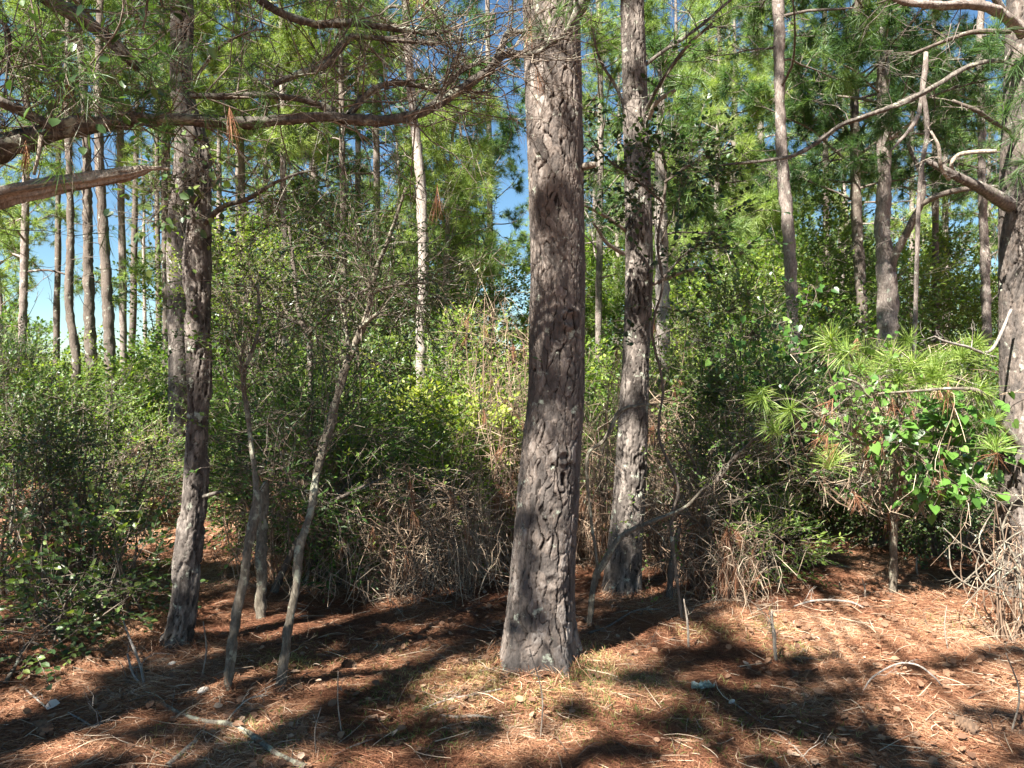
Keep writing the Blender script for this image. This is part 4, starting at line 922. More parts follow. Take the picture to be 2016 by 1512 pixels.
sapling("small_crooked_tree", "dark forked leafless small tree in front of the green thicket right of centre",
        [[(1402, 1165, 13, 5.6), (1404, 1090, 11, 5.6), (1396, 1030, 10, 5.6), (1384, 970, 9, 5.6), (1366, 910, 7, 5.6), (1340, 870, 4, 5.6)],
         [(1392, 975, 12, 5.6), (1412, 945, 12, 5.55), (1450, 900, 9, 5.5), (1490, 860, 5, 5.5)], [(1400, 1060, 7, 5.6), (1370, 1020, 5, 5.5), (1330, 1010, 4, 5.4)]], M_DKBARK, 36, cat="small tree", tw=34, tl=.4,
        leafspec=(M_MIDL, 'rhomb', .03, .65, 6, .2, .14))
sapling("dead_sapling", "slanting brown stem under the brush between the lichened saplings and the central pine",
        [[(535, 1165, 20, 5.6), (560, 1110, 18, 5.6), (590, 1060, 16, 5.6), (625, 1010, 12, 5.6), (700, 965, 8, 5.5), (760, 940, 5, 5.4)]], M_DKBARK, 37, cat="bare stem", tw=14, tl=.4)
sapling("dead_sapling", "grey lichened stump like stem beside the left lichened sapling",
        [[(512, 1140, 30, 5.0), (512, 1060, 28, 5.0), (516, 990, 24, 5.0), (522, 950, 14, 5.0)]], M_SAP, 38, cat="bare stem", tw=6, tl=.3)
sapling("dead_sapling", "short dark snag leaning beside the base of the dappled pine",
        [[(1318, 1150, 16, 5.4), (1326, 1090, 14, 5.4), (1338, 1040, 9, 5.4)]], M_DKBARK, 39, cat="bare stem", tw=5, tl=.2)

# ------------------------------------------------------------------ shrubs
def shrub(name, label, cat, px, d, h, rx, mat, kind, size, tint, nspray, seed, nl=8, L=.22, z0=.12, ry=None, group=None, anchors=26, cl=.17, stemmat=None, tj=.16, stems=7, up=.9, at=None):
    nspray = int(nspray * 1.3)
    rng = np.random.default_rng(seed)
    x, y = at if at is not None else (P(px, 740, d)[0], d)
    b = base_of(x, y); root = empty(name, b, label, cat, group)
    ry = ry or rx
    u = rng.normal(size=(anchors, 3)); u = unit(u) * rng.uniform(.35, 1, (anchors, 1)) ** .6
    u[:, 2] = u[:, 2] * .5 + .5
    wide = .55 + .5 * np.sin(np.clip(u[:, 2:3], 0, 1) * PI * .85)
    u[:, 2] *= rng.uniform(.6, 1.2, anchors)
    A = b + np.concatenate([u[:, :2] * [rx, ry] * wide * rng.uniform(.7, 1.15, (anchors, 1)), (z0 + u[:, 2:3] * (1 - z0)) * h], 1)
    ms, ml = MB(), MB()
    bs = b + np.concatenate([rng.normal(0, .07, (stems, 2)) , np.zeros((stems, 1))], 1)
    own = rng.integers(0, stems, anchors)
    for s in range(stems):
        q = A[own == s]
        if not len(q): continue
        t = q[np.argmax(q[:, 2])]
        mid = bs[s] * .5 + t * .5 + rng.normal(0, .06 * h, 3) * [1, 1, .3]
        pp, _ = tube(ms, [bs[s], mid, t], [.008 + .006 * h, .006 + .003 * h, .003], k=4, step=.15, rough=0, cap=False)
        f = np.clip(rng.uniform(.2, .9, len(q)), 0, 1); i = (f * (len(pp) - 1)).astype(int)
        i = np.minimum(i, np.searchsorted(pp[:, 2], q[:, 2] - .05).clip(0, len(pp) - 1))
        sticks(ms, pp[i], q, .005, .0025, .5, bend=rng.normal(0, .05 * h, (len(q), 3)), k=3, seg=3)
    ai = rng.integers(0, anchors, nspray)
    S = A[ai] + rng.normal(0, cl, (nspray, 3)) * [1, 1, .7]
    S[:, 2] = np.maximum(S[:, 2], b[2] + .06)
    sticks(ms, A[ai][::2], S[::2], .003, .002, .5, bend=rng.normal(0, .03, (len(S[::2]), 3)), k=3, seg=2)
    cen = b + np.array([0, 0, h * .4])
    D = unit(S - cen) + rng.normal(0, .5, S.shape) + np.array([0, 0, .1])
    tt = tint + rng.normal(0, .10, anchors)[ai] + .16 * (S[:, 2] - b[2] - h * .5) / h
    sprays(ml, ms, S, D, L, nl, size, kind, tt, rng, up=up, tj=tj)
    obj("stems", ms, stemmat or M_TWIG, root)
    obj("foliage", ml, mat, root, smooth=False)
    return root

def brush(name, label, px, d, h, rx, n, seed, tint=.5, group=None, hang=24, r=.0026, mat=None, cat="dead brush", lift=0.0):
    """leafless tangle: wiry arching stems, drooping strands, caught dead needles"""
    rng = np.random.default_rng(seed); n = int(n * .62) if n > 100 else n
    x, y = P(px, 740, d)[0], d
    b = base_of(x, y); root = empty(name, b, label, cat, group)
    ms, mn = MB(), MB()
    n0 = 26; b = b + np.array([0, 0, lift])
    a = rng.uniform(0, 2 * PI, n0); rr = rng.uniform(.1, .6, n0) * rx
    S = b + np.stack([np.cos(a) * rr, np.sin(a) * rr, np.zeros(n0)], -1)
    T = S + np.stack([rng.normal(0, rx * .5, n0), rng.normal(0, rx * .35, n0), h * rng.uniform(.5, 1.05, n0)], -1)
    bd = rng.normal(0, .10 * h, (n0, 3))
    sticks(ms, S, T, .007, .003, .35, bend=bd, k=4, seg=6)
    t = rng.uniform(.15, 1, n); i = rng.integers(0, n0, n)
    p = S[i] + (T - S)[i] * t[:, None] + bd[i] * (4 * t * (1 - t))[:, None]
    L = rng.uniform(.12, .55, n) * (.5 + .5 * h)
    dr = unit(np.stack([rng.normal(0, 1, n), rng.normal(0, .8, n), rng.normal(-.1, .6, n)], -1))
    e = p + dr * L[:, None]; e[:, 2] = np.maximum(e[:, 2], b[2] + .03)
    sticks(ms, p, e, r, r * .5, np.clip(tint + rng.normal(0, .22, n), 0, 1), bend=np.stack([rng.normal(0, .06, n), rng.normal(0, .06, n), rng.uniform(-.04, .12, n)], -1), k=3, seg=4)
    m = n
    dn = e[rng.integers(0, n, m)]; l2 = rng.uniform(.08, .42, m)
    e2 = dn + np.stack([rng.normal(0, .09, m), rng.normal(0, .09, m), -l2], -1); e2[:, 2] = np.maximum(e2[:, 2], b[2] + .02)
    sticks(ms, dn, e2, r * .75, r * .4, np.clip(tint + .1 + rng.normal(0, .25, m), 0, 1), bend=rng.normal(0, .04, (m, 3)), k=3, seg=3)
    obj("tangle", ms, mat or M_STRAW, root, smooth=False)
    if hang:
        q = p[rng.integers(0, n, hang)]
        needles(mn, q, np.array([0, 0, -1]) + rng.normal(0, .3, (hang, 3)), 22, .16, .003, 2, 28, .5, rng, seg=2, droop=.3)
        obj("caught_needles", mn, M_DEADN, root, smooth=False)
    return root

B, S_ = "green shrubs of the understorey", "dead brown brush on the forest floor"
# left side
shrub("shrub", "dark dense small leaved shrub at the left edge under the feathery pine", "shrub", 0, 5.4, 1.45, .7, M_DARKL, 'rhomb', .034, .6, 520, 201, group=B)
shrub("shrub", "twiggy dark shrub in front of the three trunks at the left", "shrub", 175, 5.9, 1.5, .6, M_DARKL, 'rhomb', .034, .65, 330, 202, group=B)
shrub("shrub", "low broad leaved green bush at the lower left foreground", "shrub", 95, 4.55, .5, .65, M_DARKL, 'oval', .045, .7, 120, 203, group=B, cl=.15, L=.25)
shrub("shrub", "small green bush touching the left side of the leaning pine foot", "shrub", 225, 4.9, .68, .4, M_DARKL, 'oval', .042, .7, 120, 204, group=B, cl=.13, L=.25)
shrub("shrub", "tall mid green bush behind the dark shrubs at far left", "shrub", 60, 8.6, 2.0, 1.1, M_MIDL, 'rhomb', .05, .62, 800, 205, group=B)
shrub("cedar_bush", "dark layered evergreen bush at the far left edge of the photo", "evergreen bush", 25, 9.5, 2.35, .6, M_DARKL, 'narrow', .06, .3, 1000, 206, cl=.16)
shrub("shrub", "sunlit yellow green bush at the foot of the blue gap", "shrub", 255, 10.5, 1.55, .9, M_BRIGHT, 'rhomb', .05, .6, 750, 207, group=B)
shrub("shrub", "rounded olive bush between the first two trunks of the blue gap", "shrub", 105, 12.5, 2.2, 1.0, M_BRIGHT, 'rhomb', .06, .45, 900, 208, group=B)
shrub("shrub", "pale dusty bush with dry strands left of the thick pale trunk", "shrub", 270, 8.2, 1.15, .65, M_BRIGHT, 'rhomb', .036, .45, 480, 209, group=B)
brush("dead_brush", "straw coloured tangle between the blue gap trunks and the leaning pine", 265, 8.6, 1.0, .5, 500, 221, .6, S_)
brush("dead_brush", "grey wiry brush at the foot of the twiggy dark shrub at left", 150, 5.6, .8, .4, 420, 222, .35, S_)
# centre left
shrub("myrtle", "upright narrow leaved green shrub right of the leaning pine", "shrub", 510, 7.3, 1.7, .55, M_MIDL, 'narrow', .06, .5, 620, 231, up=.2)
shrub("myrtle", "upright narrow leaved shrub behind the right lichened sapling", "shrub", 640, 5.9, 1.75, .6, M_MIDL, 'narrow', .06, .4, 650, 232, up=.2)
shrub("shrub", "dark green shrub behind the left lichened sapling", "shrub", 545, 6.8, 1.6, .7, M_MIDL, 'rhomb', .042, .6, 700, 233, group=B)
shrub("shrub", "mid green leafy shrub beneath the pale flaking pine", "shrub", 740, 7.6, 1.45, .9, M_MIDL, 'rhomb', .055, .65, 800, 234, group=B)
shrub("shrub", "bright yellow green shrub lit by the sun left of the central pine", "shrub", 905, 7.4, 1.6, .75, M_BRIGHT, 'rhomb', .058, .72, 800, 235, group=B)
shrub("shrub", "green shrub with a pointed top between the young bushy pine and central pine", "shrub", 930, 9.6, 2.05, .7, M_BRIGHT, 'rhomb', .055, .55, 600, 236, group=B)
shrub("shrub", "low leafy green bush poking through the dead brush behind the right lichened sapling", "shrub", 690, 6.1, .85, .4, M_MIDL, 'rhomb', .045, .65, 240, 272, group=B)
shrub("shrub", "low bright bush poking through the dead brush left of the central pine", "shrub", 860, 6.3, 1.0, .4, M_BRIGHT, 'rhomb', .045, .5, 240, 273, group=B)
shrub("shrub", "deep green shrub low behind the dead brush left of the central pine", "shrub", 790, 6.9, 1.35, .65, M_MIDL, 'oval', .045, .5, 520, 237, group=B)
shrub("shrub", "leafy shrub whose dark boughs hang above the right lichened sapling", "shrub", 660, 7.6, 3.1, .8, M_DARKL, 'rhomb', .042, .65, 330, 238, group=B, z0=.6)
shrub("shrub", "olive yellow shrub high between the leaning pine and forked small tree", "shrub", 490, 7.4, 3.1, .6, M_BRIGHT, 'rhomb', .036, .5, 380, 239, group=B, z0=.6)
for k, (px, d, h, rx, n, ti, lab) in enumerate([
   (585, 5.9, 1.2, .4, 520, .35, "dark brown brush tangled behind the two lichened saplings"),
   (700, 5.9, .8, .34, 520, .45, "brown drooping brush right of the lichened saplings"),
   (795, 5.7, .95, .38, 700, .55, "sunlit straw coloured brush midway between saplings and central pine"),
   (900, 5.9, 1.0, .36, 700, .55, "pale hanging brush left of the central pine foot"),
   (980, 6.4, 1.45, .45, 700, .45, "tall brown brush pressed against the left side of the central pine"),
   (1000, 8.0, 2.5, .35, 500, .5, "high curtain of dry vines hanging left of the central pine at mid height"),
   (1170, 6.4, 1.3, .4, 500, .4, "brown brush between the central pine and the dappled pine"),
   (1290, 6.8, 2.1, .45, 700, .5, "tall dry vine tangle climbing behind the dappled pine"),
   (1360, 5.9, .9, .5, 500, .45, "dry brush right of the dappled pine foot"),
   (1425, 5.4, .5, .28, 260, .6, "small pale tuft of drooping dry stems on the forest floor right of centre"),
   (1390, 7.2, 1.9, .5, 600, .4, "dark brown twig tangle under the thicket right of centre"),
   (1650, 8.6, .85, .8, 600, .4, "low brown brush in the shade under the vine covered pine"),
   (1850, 7.4, .8, .45, 400, .45, "grey brown brush under the heart leaved vine")]):
    brush("dead_brush", lab, px, d, h, rx, n, 240 + k, ti, S_)
shrub("shrub", "dark green shrub seen in the gap between the two central pines", "shrub", 1170, 8.2, 1.9, .55, M_MIDL, 'rhomb', .045, .5, 600, 261, group=B)
shrub("shrub", "light green shrub low between the dappled pine and the forked leafless tree", "shrub", 1330, 7.4, 1.5, .6, M_BRIGHT, 'rhomb', .035, .45, 600, 262, group=B)
shrub("thicket_shrub", "tall vine hung dark green shrub right of centre below the slender grey stem", "shrub", 1470, 7.2, 2.35, .85, M_DARKL, 'rhomb', .045, .72, 1500, 263, group=B)
shrub("thicket_shrub", "deep green bush behind the base of the slender grey stem", "shrub", 1590, 9.2, 2.2, .9, M_MIDL, 'rhomb', .05, .42, 900, 264, group=B)
shrub("shrub", "shaded green bush below the starburst needles", "shrub", 1690, 8.3, 1.5, .95, M_DARKL, 'rhomb', .036, .62, 800, 265, group=B)
shrub("shrub", "small leafy bush on bare needles right of the forked leafless tree", "shrub", 1500, 5.75, .6, .30, M_MIDL, 'narrow', .06, .62, 170, 266, group=B, cl=.09, L=.18)
shrub("shrub", "bright leafy undergrowth between the small leafy bush and the vine tangle", "shrub", 1580, 7.6, 1.0, .5, M_BRIGHT, 'narrow', .05, .5, 320, 267, group=B, cl=.12)
shrub("shrub", "shaded twiggy bush directly behind the stem of the vine covered young pine", "shrub", 1725, 7.0, 1.45, .7, M_DARKL, 'rhomb', .04, .65, 600, 281, group=B)
shrub("shrub", "shaded green bush behind the heart leaved vine", "shrub", 1850, 6.6, 1.3, .55, M_DARKL, 'rhomb', .04, .65, 480, 282, group=B)
shrub("shrub", "dark bush in front of the broad right edge pine", "shrub", 1890, 7.3, 1.5, .7, M_DARKL, 'rhomb', .04, .6, 600, 268, group=B)
shrub("shrub", "fresh green bush beside the slim straight pine at right", "shrub", 1880, 9.8, 2.1, 1.0, M_BRIGHT, 'rhomb', .055, .5, 900, 269, group=B)
shrub("shrub", "dim green bush at the foot of the forked grey pine", "shrub", 1740, 9.4, 1.7, .8, M_MIDL, 'rhomb', .05, .45, 700, 270, group=B)
shrub("shrub", "yellow green bush on needles at left of the small leafy bush", "shrub", 1440, 6.6, 1.25, .5, M_BRIGHT, 'rhomb', .03, .5, 480, 271, group=B)

# vine covered young pine at the right
rng = np.random.default_rng(91)
HP = empty("young_pine", base_of(P(1760, 740, 5.6)[0], 5.6), "vine covered young pine with starburst needle tufts at the right", "young pine")
m = MB()
for rows in ([(1760, 1165, 18, 5.6), (1762, 1000, 16, 5.5), (1770, 850, 13, 5.4), (1765, 720, 8, 5.3)], [(2010, 880, 16, 4.9), (1975, 835, 14, 4.85), (1935, 775, 11, 4.8), (1880, 765, 8, 4.8), (1800, 770, 6, 4.8), (1730, 775, 5, 4.8)],
             [(1765, 900, 8, 5.4), (1650, 850, 7, 5.0), (1570, 790, 5, 4.8), (1510, 790, 3, 4.75)], [(1768, 820, 8, 5.4), (1700, 730, 7, 5.1), (1640, 665, 4, 4.95)],
             [(1768, 760, 7, 5.3), (1770, 700, 6, 5.1), (1765, 690, 4, 5.0)], [(1770, 780, 8, 5.3), (1850, 740, 6, 5.0), (1930, 760, 4, 4.9)],
             [(1660, 745, 5, 4.7), (1690, 755, 5, 4.7), (1712, 785, 4, 4.7)]):
    p, r = pxd(rows); tube(m, p, r, k=6, step=.05, rough=.15)
obj("stem", m, M_SAP, HP)
tuf = [(1500, 790, 4.7), (1520, 840, 4.7), (1556, 805, 4.7), (1634, 662, 4.9), (1655, 690, 4.9), (1755, 700, 4.9), (1800, 712, 4.9), (1835, 730, 4.9), (1842, 715, 5.0), (1932, 765, 4.8), (1958, 820, 4.8), (1962, 868, 4.8),
       (1700, 680, 5.1), (1730, 730, 5.0), (1770, 745, 4.9), (1860, 700, 5.1), (1895, 690, 5.0), (1925, 672, 5.0), (1780, 670, 5.2), (1690, 720, 5.0), (1815, 755, 4.9), (1735, 690, 5.2), (1850, 740, 4.9), (1640, 900, 4.8)]
C = np.array([P(*t) for t in tuf])
m = MB(); needles(m, C, rng.normal(0, .5, C.shape) + [-.1, -.45, .45], 110, .165, .0042, 5, 100, .62, rng, seg=2, droop=.10, back=.09)
obj("needle_tufts", m, M_NEEDN, HP, smooth=False)
C = np.array([P(*t) for t in ((1630, 800, 4.9), (1615, 860, 4.8), (1640, 890, 4.8), (1725, 870, 4.9), (1690, 985, 4.9), (1960, 900, 4.8), (1760, 800, 5))])
m = MB(); needles(m, C, rng.normal(0, .4, C.shape) + [0, 0, -.8], 34, .13, .003, 3, 60, .4, rng, seg=2, droop=.2)
obj("dead_needle_clumps", m, M_DEADN, HP, smooth=False)
def V(px0, py0, px1, py1, n, d, seed):
    r = np.random.default_rng(seed); out = []
    for k in range(n):
        a, b = r.uniform(px0, px1), r.uniform(py0, py1); ln = [(a, b, d + r.uniform(-.2, .5))]
        for s in range(4):
            a += r.uniform(-45, 55); b += r.uniform(-35, 45); ln.append((float(np.clip(a, px0, px1)), float(np.clip(b, py0, py1)), ln[-1][2] + r.uniform(-.1, .1)))
        out.append(ln)
    return out
vine("heart_leaf_vine", "green heart leaved vine draped over the right side of the young pine", "vine", V(1770, 770, 1965, 960, 11, 4.75, 4), 42, .072, M_HEART, 41, 'heart', .55, .22, spread=.07, upn=.7)
vine("heart_leaf_vine", "light green heart leaved vine scrambling over the left of the young pine", "vine", V(1560, 690, 1790, 860, 11, 4.9, 5), 30, .042, M_HEART, 42, 'heart', .75, .2, spread=.08, upn=.7)
vine("heart_leaf_vine", "small leaved vine trailing below the starburst tufts", "vine", V(1590, 880, 1800, 960, 6, 4.95, 6), 16, .036, M_HEART, 43, 'heart', .4, .2, spread=.08)
vine("heart_leaf_vine", "light leaved vine climbing into the thicket above the starburst tufts", "vine", V(1430, 560, 1640, 720, 9, 6.1, 7), 24, .05, M_HEART, 44, 'heart', .35, .3, spread=.1)
brush("vine_tangle", "straw coloured vine stems knotted inside the young pine", 1740, 5.5, 1.2, .75, 480, 95, .75, lift=.62, r=.0024, cat="dry vine")
brush("vine_tangle", "bleached looping vine stems in front of the right edge pine foot", 2000, 4.6, .8, .2, 26, 96, .8, hang=0, r=.0022, cat="dry vine")
rng = np.random.default_rng(97)
lv = empty("bare_vine", base_of(P(1990, 740, 4.55)[0], 4.55), "thick pale curling bare vines at the lower right edge", "dry vine")
m = MB()
for rows in ([(1995, 990, 7, 4.6), (1975, 1050, 8, 4.55), (2005, 1110, 9, 4.5), (2014, 1210, 8, 4.5)], [(1870, 1075, 5, 4.7), (1880, 1130, 6, 4.6), (1940, 1160, 7, 4.55), (2010, 1110, 6, 4.5)], [(1885, 1160, 5, 4.6), (1940, 1110, 7, 4.55), (1990, 1060, 6, 4.5), (2030, 1040, 5, 4.5)],
             [(1930, 1090, 4, 4.6), (1925, 1130, 6, 4.55), (1955, 1165, 6, 4.5), (2020, 1180, 5, 4.5)], [(1905, 1190, 4, 4.5), (1960, 1130, 6, 4.5), (2030, 1080, 6, 4.45)], [(1860, 1040, 4, 4.7), (1900, 1075, 5, 4.6), (1960, 1100, 5, 4.55), (2020, 1150, 5, 4.5)],
             [(1960, 1000, 4, 4.6), (1930, 1060, 6, 4.6), (1950, 1110, 6, 4.5), (2000, 1130, 6, 4.5)], [(1920, 950, 4, 4.7), (1960, 985, 5, 4.6), (2030, 1000, 6, 4.5)], [(1905, 935, 4, 4.7), (1950, 968, 5, 4.6), (2030, 978, 5, 4.5)], [(1990, 1190, 4, 4.5), (1970, 1140, 5, 4.5), (1980, 1080, 6, 4.5), (1970, 1020, 5, 4.5)]):
    p, r = pxd(rows, .48); pp, _ = tube(m, p, r, k=6, step=.03, rough=.2); twiggy(m, pp, 4, .14, rng, r=.0025, sub=1)
obj("stems", m, M_SAP, lv)

# ------------------------------------------------------------------ things lying on the floor
def lying(name, label, cat, rows, mat, seed=0, twigs=0, tl=.15, group=None, lift=.012):
    """rows (px, py, width px); placed on the ground where the photo shows it"""
    pts, rad = [], []
    for q in rows:
        px, py, wd = q[:3]; up = q[3] if len(q) > 3 else 0
        d = (1.6 - up) * F / (py - HY)
        x, y = (px - CX) / F * d, d
        pts.append([x, y, float(gh(x, y)) + lift + up]); rad.append(wd / F * d * .36)
    pts = np.array(pts); root = pts[0].copy()
    m = MB(); pp, _ = tube(m, pts, rad, k=7, step=.03, rough=.22, seed=seed)
    if twigs: twiggy(m, pp, twigs, tl, np.random.default_rng(seed), r=.0025, sub=1, bias=(0, 0, .2))
    return tag(obj(name, m, mat, origin=root), label, cat, group)
G = "fallen sticks on the needle litter"
fb = lying("fallen_branch", "long grey lichened fallen branch curving across the lower left corner", "fallen branch", [(600, 1500, 20), (545, 1478, 19), (500, 1452, 18), (450, 1430, 15), (400, 1425, 13), (345, 1408, 12), (300, 1382, 11), (275, 1358, 10), (215, 1345, 6), (140, 1320, 4)], M_SAP, 1, 6, .2)
lying("fallen_branch", "pale forked twig rising from the long fallen branch at lower left", "fallen branch", [(282, 1362, 9), (272, 1320, 8, .05), (252, 1270, 6, .12), (240, 1235, 4, .2)], M_PALE, 2, 4, .15)
lying("fallen_branch", "second pale fork propped on the long fallen branch at lower left", "fallen branch", [(275, 1358, 8), (258, 1335, 7, .04), (248, 1300, 5, .1)], M_PALE, 3, 3, .12)
lying("fallen_stick", "curved barkless stick at the very bottom left of centre", "stick", [(325, 1512, 16), (350, 1492, 15), (375, 1470, 13), (385, 1462, 8)], M_DEADWOOD, 4, 2, .2, G)
lying("fallen_stick", "thin pale twig lying left of the long fallen branch", "stick", [(130, 1410, 4), (160, 1428, 5), (182, 1440, 5), (205, 1425, 3)], M_PALE, 5, 6, .16, G)
lying("fallen_stick", "straight thin stick beside the pale leaf at far left", "stick", [(36, 1353, 5), (60, 1375, 5), (84, 1397, 5)], M_PALE, 6, 1, .1, G)
lying("fallen_stick", "pale bark strip lying flat below the central pine", "stick", [(865, 1403, 6), (900, 1406, 9), (940, 1404, 9), (972, 1408, 5)], M_DEADWOOD, 7, 1, .1, G)
lying("fallen_stick", "slim white stick left of and below the central pine foot", "stick", [(830, 1392, 4), (880, 1378, 6), (930, 1372, 6), (990, 1366, 4)], M_PALE, 8, 3, .12, G)
lying("fallen_branch", "arched bare stick lying on sunlit needles at right", "fallen branch", [(1565, 1208, 4), (1600, 1196, 6, .02), (1640, 1194, 6, .03), (1680, 1200, 6, .01), (1702, 1210, 4)], M_PALE, 9, 5, .12)
lying("fallen_branch", "thin forked branch lying right of the central pine foot", "fallen branch", [(1160, 1254, 7), (1200, 1238, 6), (1250, 1212, 5, .03), (1300, 1208, 4, .04)], M_DKBARK, 10, 6, .3)
lying("fallen_stick", "short stick lying at bottom right beyond the vine arch", "stick", [(1870, 1410, 5), (1900, 1420, 6), (1932, 1430, 5)], M_DEADWOOD, 11, 1, .1, G)
lying("fallen_branch", "thin bent pale wand arching over the ground at the lower right", "fallen branch", [(1700, 1372, 4), (1722, 1340, 5, .05), (1770, 1316, 5, .09), (1810, 1318, 5, .09), (1840, 1338, 5, .06), (1858, 1358, 4)], M_PALE, 12, 2, .1)
lying("fallen_stick", "long thin wand slanting over the bottom edge right of centre", "stick", [(1446, 1384, 4), (1500, 1420, 4), (1560, 1465, 5), (1595, 1500, 5)], M_DEADWOOD, 13, 2, .1, G)
lying("fallen_stick", "slender dark twig lying below the small leafy bush", "stick", [(1330, 1262, 4), (1300, 1275, 5), (1255, 1290, 4)], M_DKBARK, 14, 3, .12, G)
lying("fallen_branch", "bare branching twig sprawled at the far left foreground", "fallen branch", [(5, 1355, 12), (30, 1310, 9, .04), (55, 1270, 6, .09), (100, 1290, 4, .05)], M_DKBARK, 15, 12, .3)
lying("fallen_stick", "branching pale twig in front of the left sapling base", "stick", [(440, 1430, 6), (465, 1400, 5, .02), (490, 1380, 4, .05), (525, 1375, 3, .05)], M_DEADWOOD, 16, 5, .14, G)
lying("fallen_stick", "grey stick lying left of the two lichened saplings", "stick", [(330, 1310, 5), (300, 1330, 6), (262, 1345, 5)], M_DKBARK, 17, 3, .2, G)
lying("fallen_stick", "thin pale stick in the middle foreground left of the bark strip", "stick", [(655, 1480, 4), (700, 1462, 5), (735, 1450, 4)], M_PALE, 18, 2, .1, G)
sapling("standing_stick", "upright forked bleached stick standing in the sunlit needles at right", [[(1531, 1308, 8, 4.27), (1528, 1280, 8, 4.27), (1524, 1250, 7, 4.27), (1521, 1225, 6, 4.27), (1522, 1204, 4, 4.27)], [(1522, 1232, 4, 4.27), (1514, 1220, 3, 4.27), (1511, 1214, 2, 4.27)]], M_DEADWOOD, 45, cat="stick", tw=2, tl=.06)
for k, (px, py, hh, w_, lab) in enumerate([(1357, 1285, .30, 5, "thin upright dry stalk below the pale tuft right of centre"), (1064, 1442, .42, 3, "very thin pale stalk standing in front of the central pine base"), (1705, 1188, .14, 4, "short dry stalk on sunlit needles right of the arched stick"),
     (1810, 1145, .16, 4, "small upright stick in shade near the right tangle"), (1870, 1290, .26, 3, "thin dark stalk standing on the brightest needles at right"), (1996, 1450, .36, 4, "leggy stalk at the bottom right corner"), (672, 1440, .3, 3, "thin stalk left of the middle foreground"), (620, 1470, .2, 3, "slender pale stalk left of the bark strip and right of the fallen branch"),
     (395, 1340, .3, 4, "dry stalk between the leaning pine foot and left sapling")]):
    d = 1.6 * F / (py - HY); x = (px - CX) / F * d; rr = np.random.default_rng(300 + k)
    b = base_of(x, d); m = MB(); tube(m, [b, b + [rr.normal(0, .02), 0, hh * .5], b + [rr.normal(0, .03), 0, hh]], [w_ / F * d * .5] * 2 + [w_ / F * d * .25], k=5, step=.03)
    twiggy(m, np.array([b + [0, 0, hh * .4], b + [0, 0, hh * .7]]), 3, .06, rr, r=.0015, sub=0)
    tag(obj("dry_stalk", m, M_DEADWOOD, origin=b), lab, "dry stalk", "dry stalks standing in the litter")

def on_ground(px, py):
    d = 1.6 * F / (py - HY); x = (px - CX) / F * d
    return np.array([x, d, float(gh(x, d))])
# lichen piece
b = on_ground(1386, 1356); m = MB(); rr = np.random.default_rng(5)
for k in range(26):
    c = b + [rr.uniform(-.055, .055), rr.uniform(-.02, .02), .02]; th = np.linspace(0, 2 * PI, 9)[:-1]; ra = rr.uniform(.008, .018) * (1 + .4 * rr.normal(size=8))
    v = np.stack([c[0] + np.cos(th) * ra, c[1] + np.sin(th) * ra, c[2] + rr.uniform(-.008, .02, 8)], -1)
    v = np.vstack([v, c + [0, 0, -.005]]); m.add(v, None, [[8, i, (i + 1) % 8] for i in range(8)], rr.uniform(0, 1))
tube(m, [b + [-.06, 0, .008], b + [.06, .01, .01]], [.007, .005], k=6, step=.02, tint=.1)
tag(obj("lichen_clump", m, M_LICHEN, origin=b), "frilly pale green lichen on a twig lying right of the central pine", "lichen")
def mushroom(px, py, r, lab, tilt=.2):
    b = on_ground(px, py); m = MB(); rr = np.random.default_rng(int(px))
    th = np.linspace(0, 2 * PI, 15)[:-1]; rows = []
    for (f, zz) in ((.02, .55), (.5, .5), (.85, .28), (1, .02), (.9, -.06), (.2, .02), (.16, -.6)):
        ra = r * f * (1 + .06 * np.sin(th * 3 + px)); rows.append(np.stack([np.cos(th) * ra, np.sin(th) * ra, np.full(14, r * (zz + .62)) + np.cos(th) * ra * tilt], -1))
    v = np.concatenate(rows) + b; i = np.arange(6)[:, None] * 14; j = np.arange(14)[None]
    m.add(v, np.stack([i + j, i + (j + 1) % 14, i + 14 + (j + 1) % 14, i + 14 + j], -1).reshape(-1, 4), None, .5)
    tag(obj("mushroom", m, M_SHROOM, origin=b), lab, "mushroom")
mushroom(397, 1372, .030, "pale flat topped mushroom between the fallen branch and the left sapling")
mushroom(335, 1325, .024, "small pinkish mushroom in front of the leaning pine foot")
mushroom(1442, 1382, .017, "tiny white mushroom cap right of the lichen clump", .5)
mushroom(1702, 1306, .014, "little pale cap in the dark leaf patch at right", .6)
mushroom(182, 1112 + 40, .045, "pale rounded fungus in the shade under the left shrubs", .4)
def cone(px, py, lab):
    b = on_ground(px, py) + [0, 0, .03]; m = MB(); rr = np.random.default_rng(int(px) + 1)
    n = 70; f = np.arange(n) / n; a = np.arange(n) * 2.4
    ra = .026 * np.sin(PI * (.12 + .82 * f)) ** .7
    axs = np.array([math.cos(px), math.sin(px), .15]); axs = axs / np.linalg.norm(axs); A = unit(np.cross(axs, [0, 0, 1.])); Bv = np.cross(axs, A)
    rd = A * np.cos(a)[:, None] + Bv * np.sin(a)[:, None]
    C = b + axs * ((f - .5) * .09)[:, None] + rd * ra[:, None] * .35
    leaves(m, C, rd + axs * .45, np.tile(axs, (n, 1)), .028, 'oval', rr.uniform(.2, 1, n))
    tube(m, [b - axs * .042, b + axs * .04], [.012, .006], k=8, step=.02, tint=.1)
    tag(obj("pine_cone", m, M_CONE, origin=b), lab, "pine cone", "pine cones on the litter")
cone(684, 1318, "dark pine cone lying right of the right lichened sapling"); cone(1912, 1448, "pine cone near the bottom right corner"); cone(84, 1456, "pine cone at the bottom left in the litter")
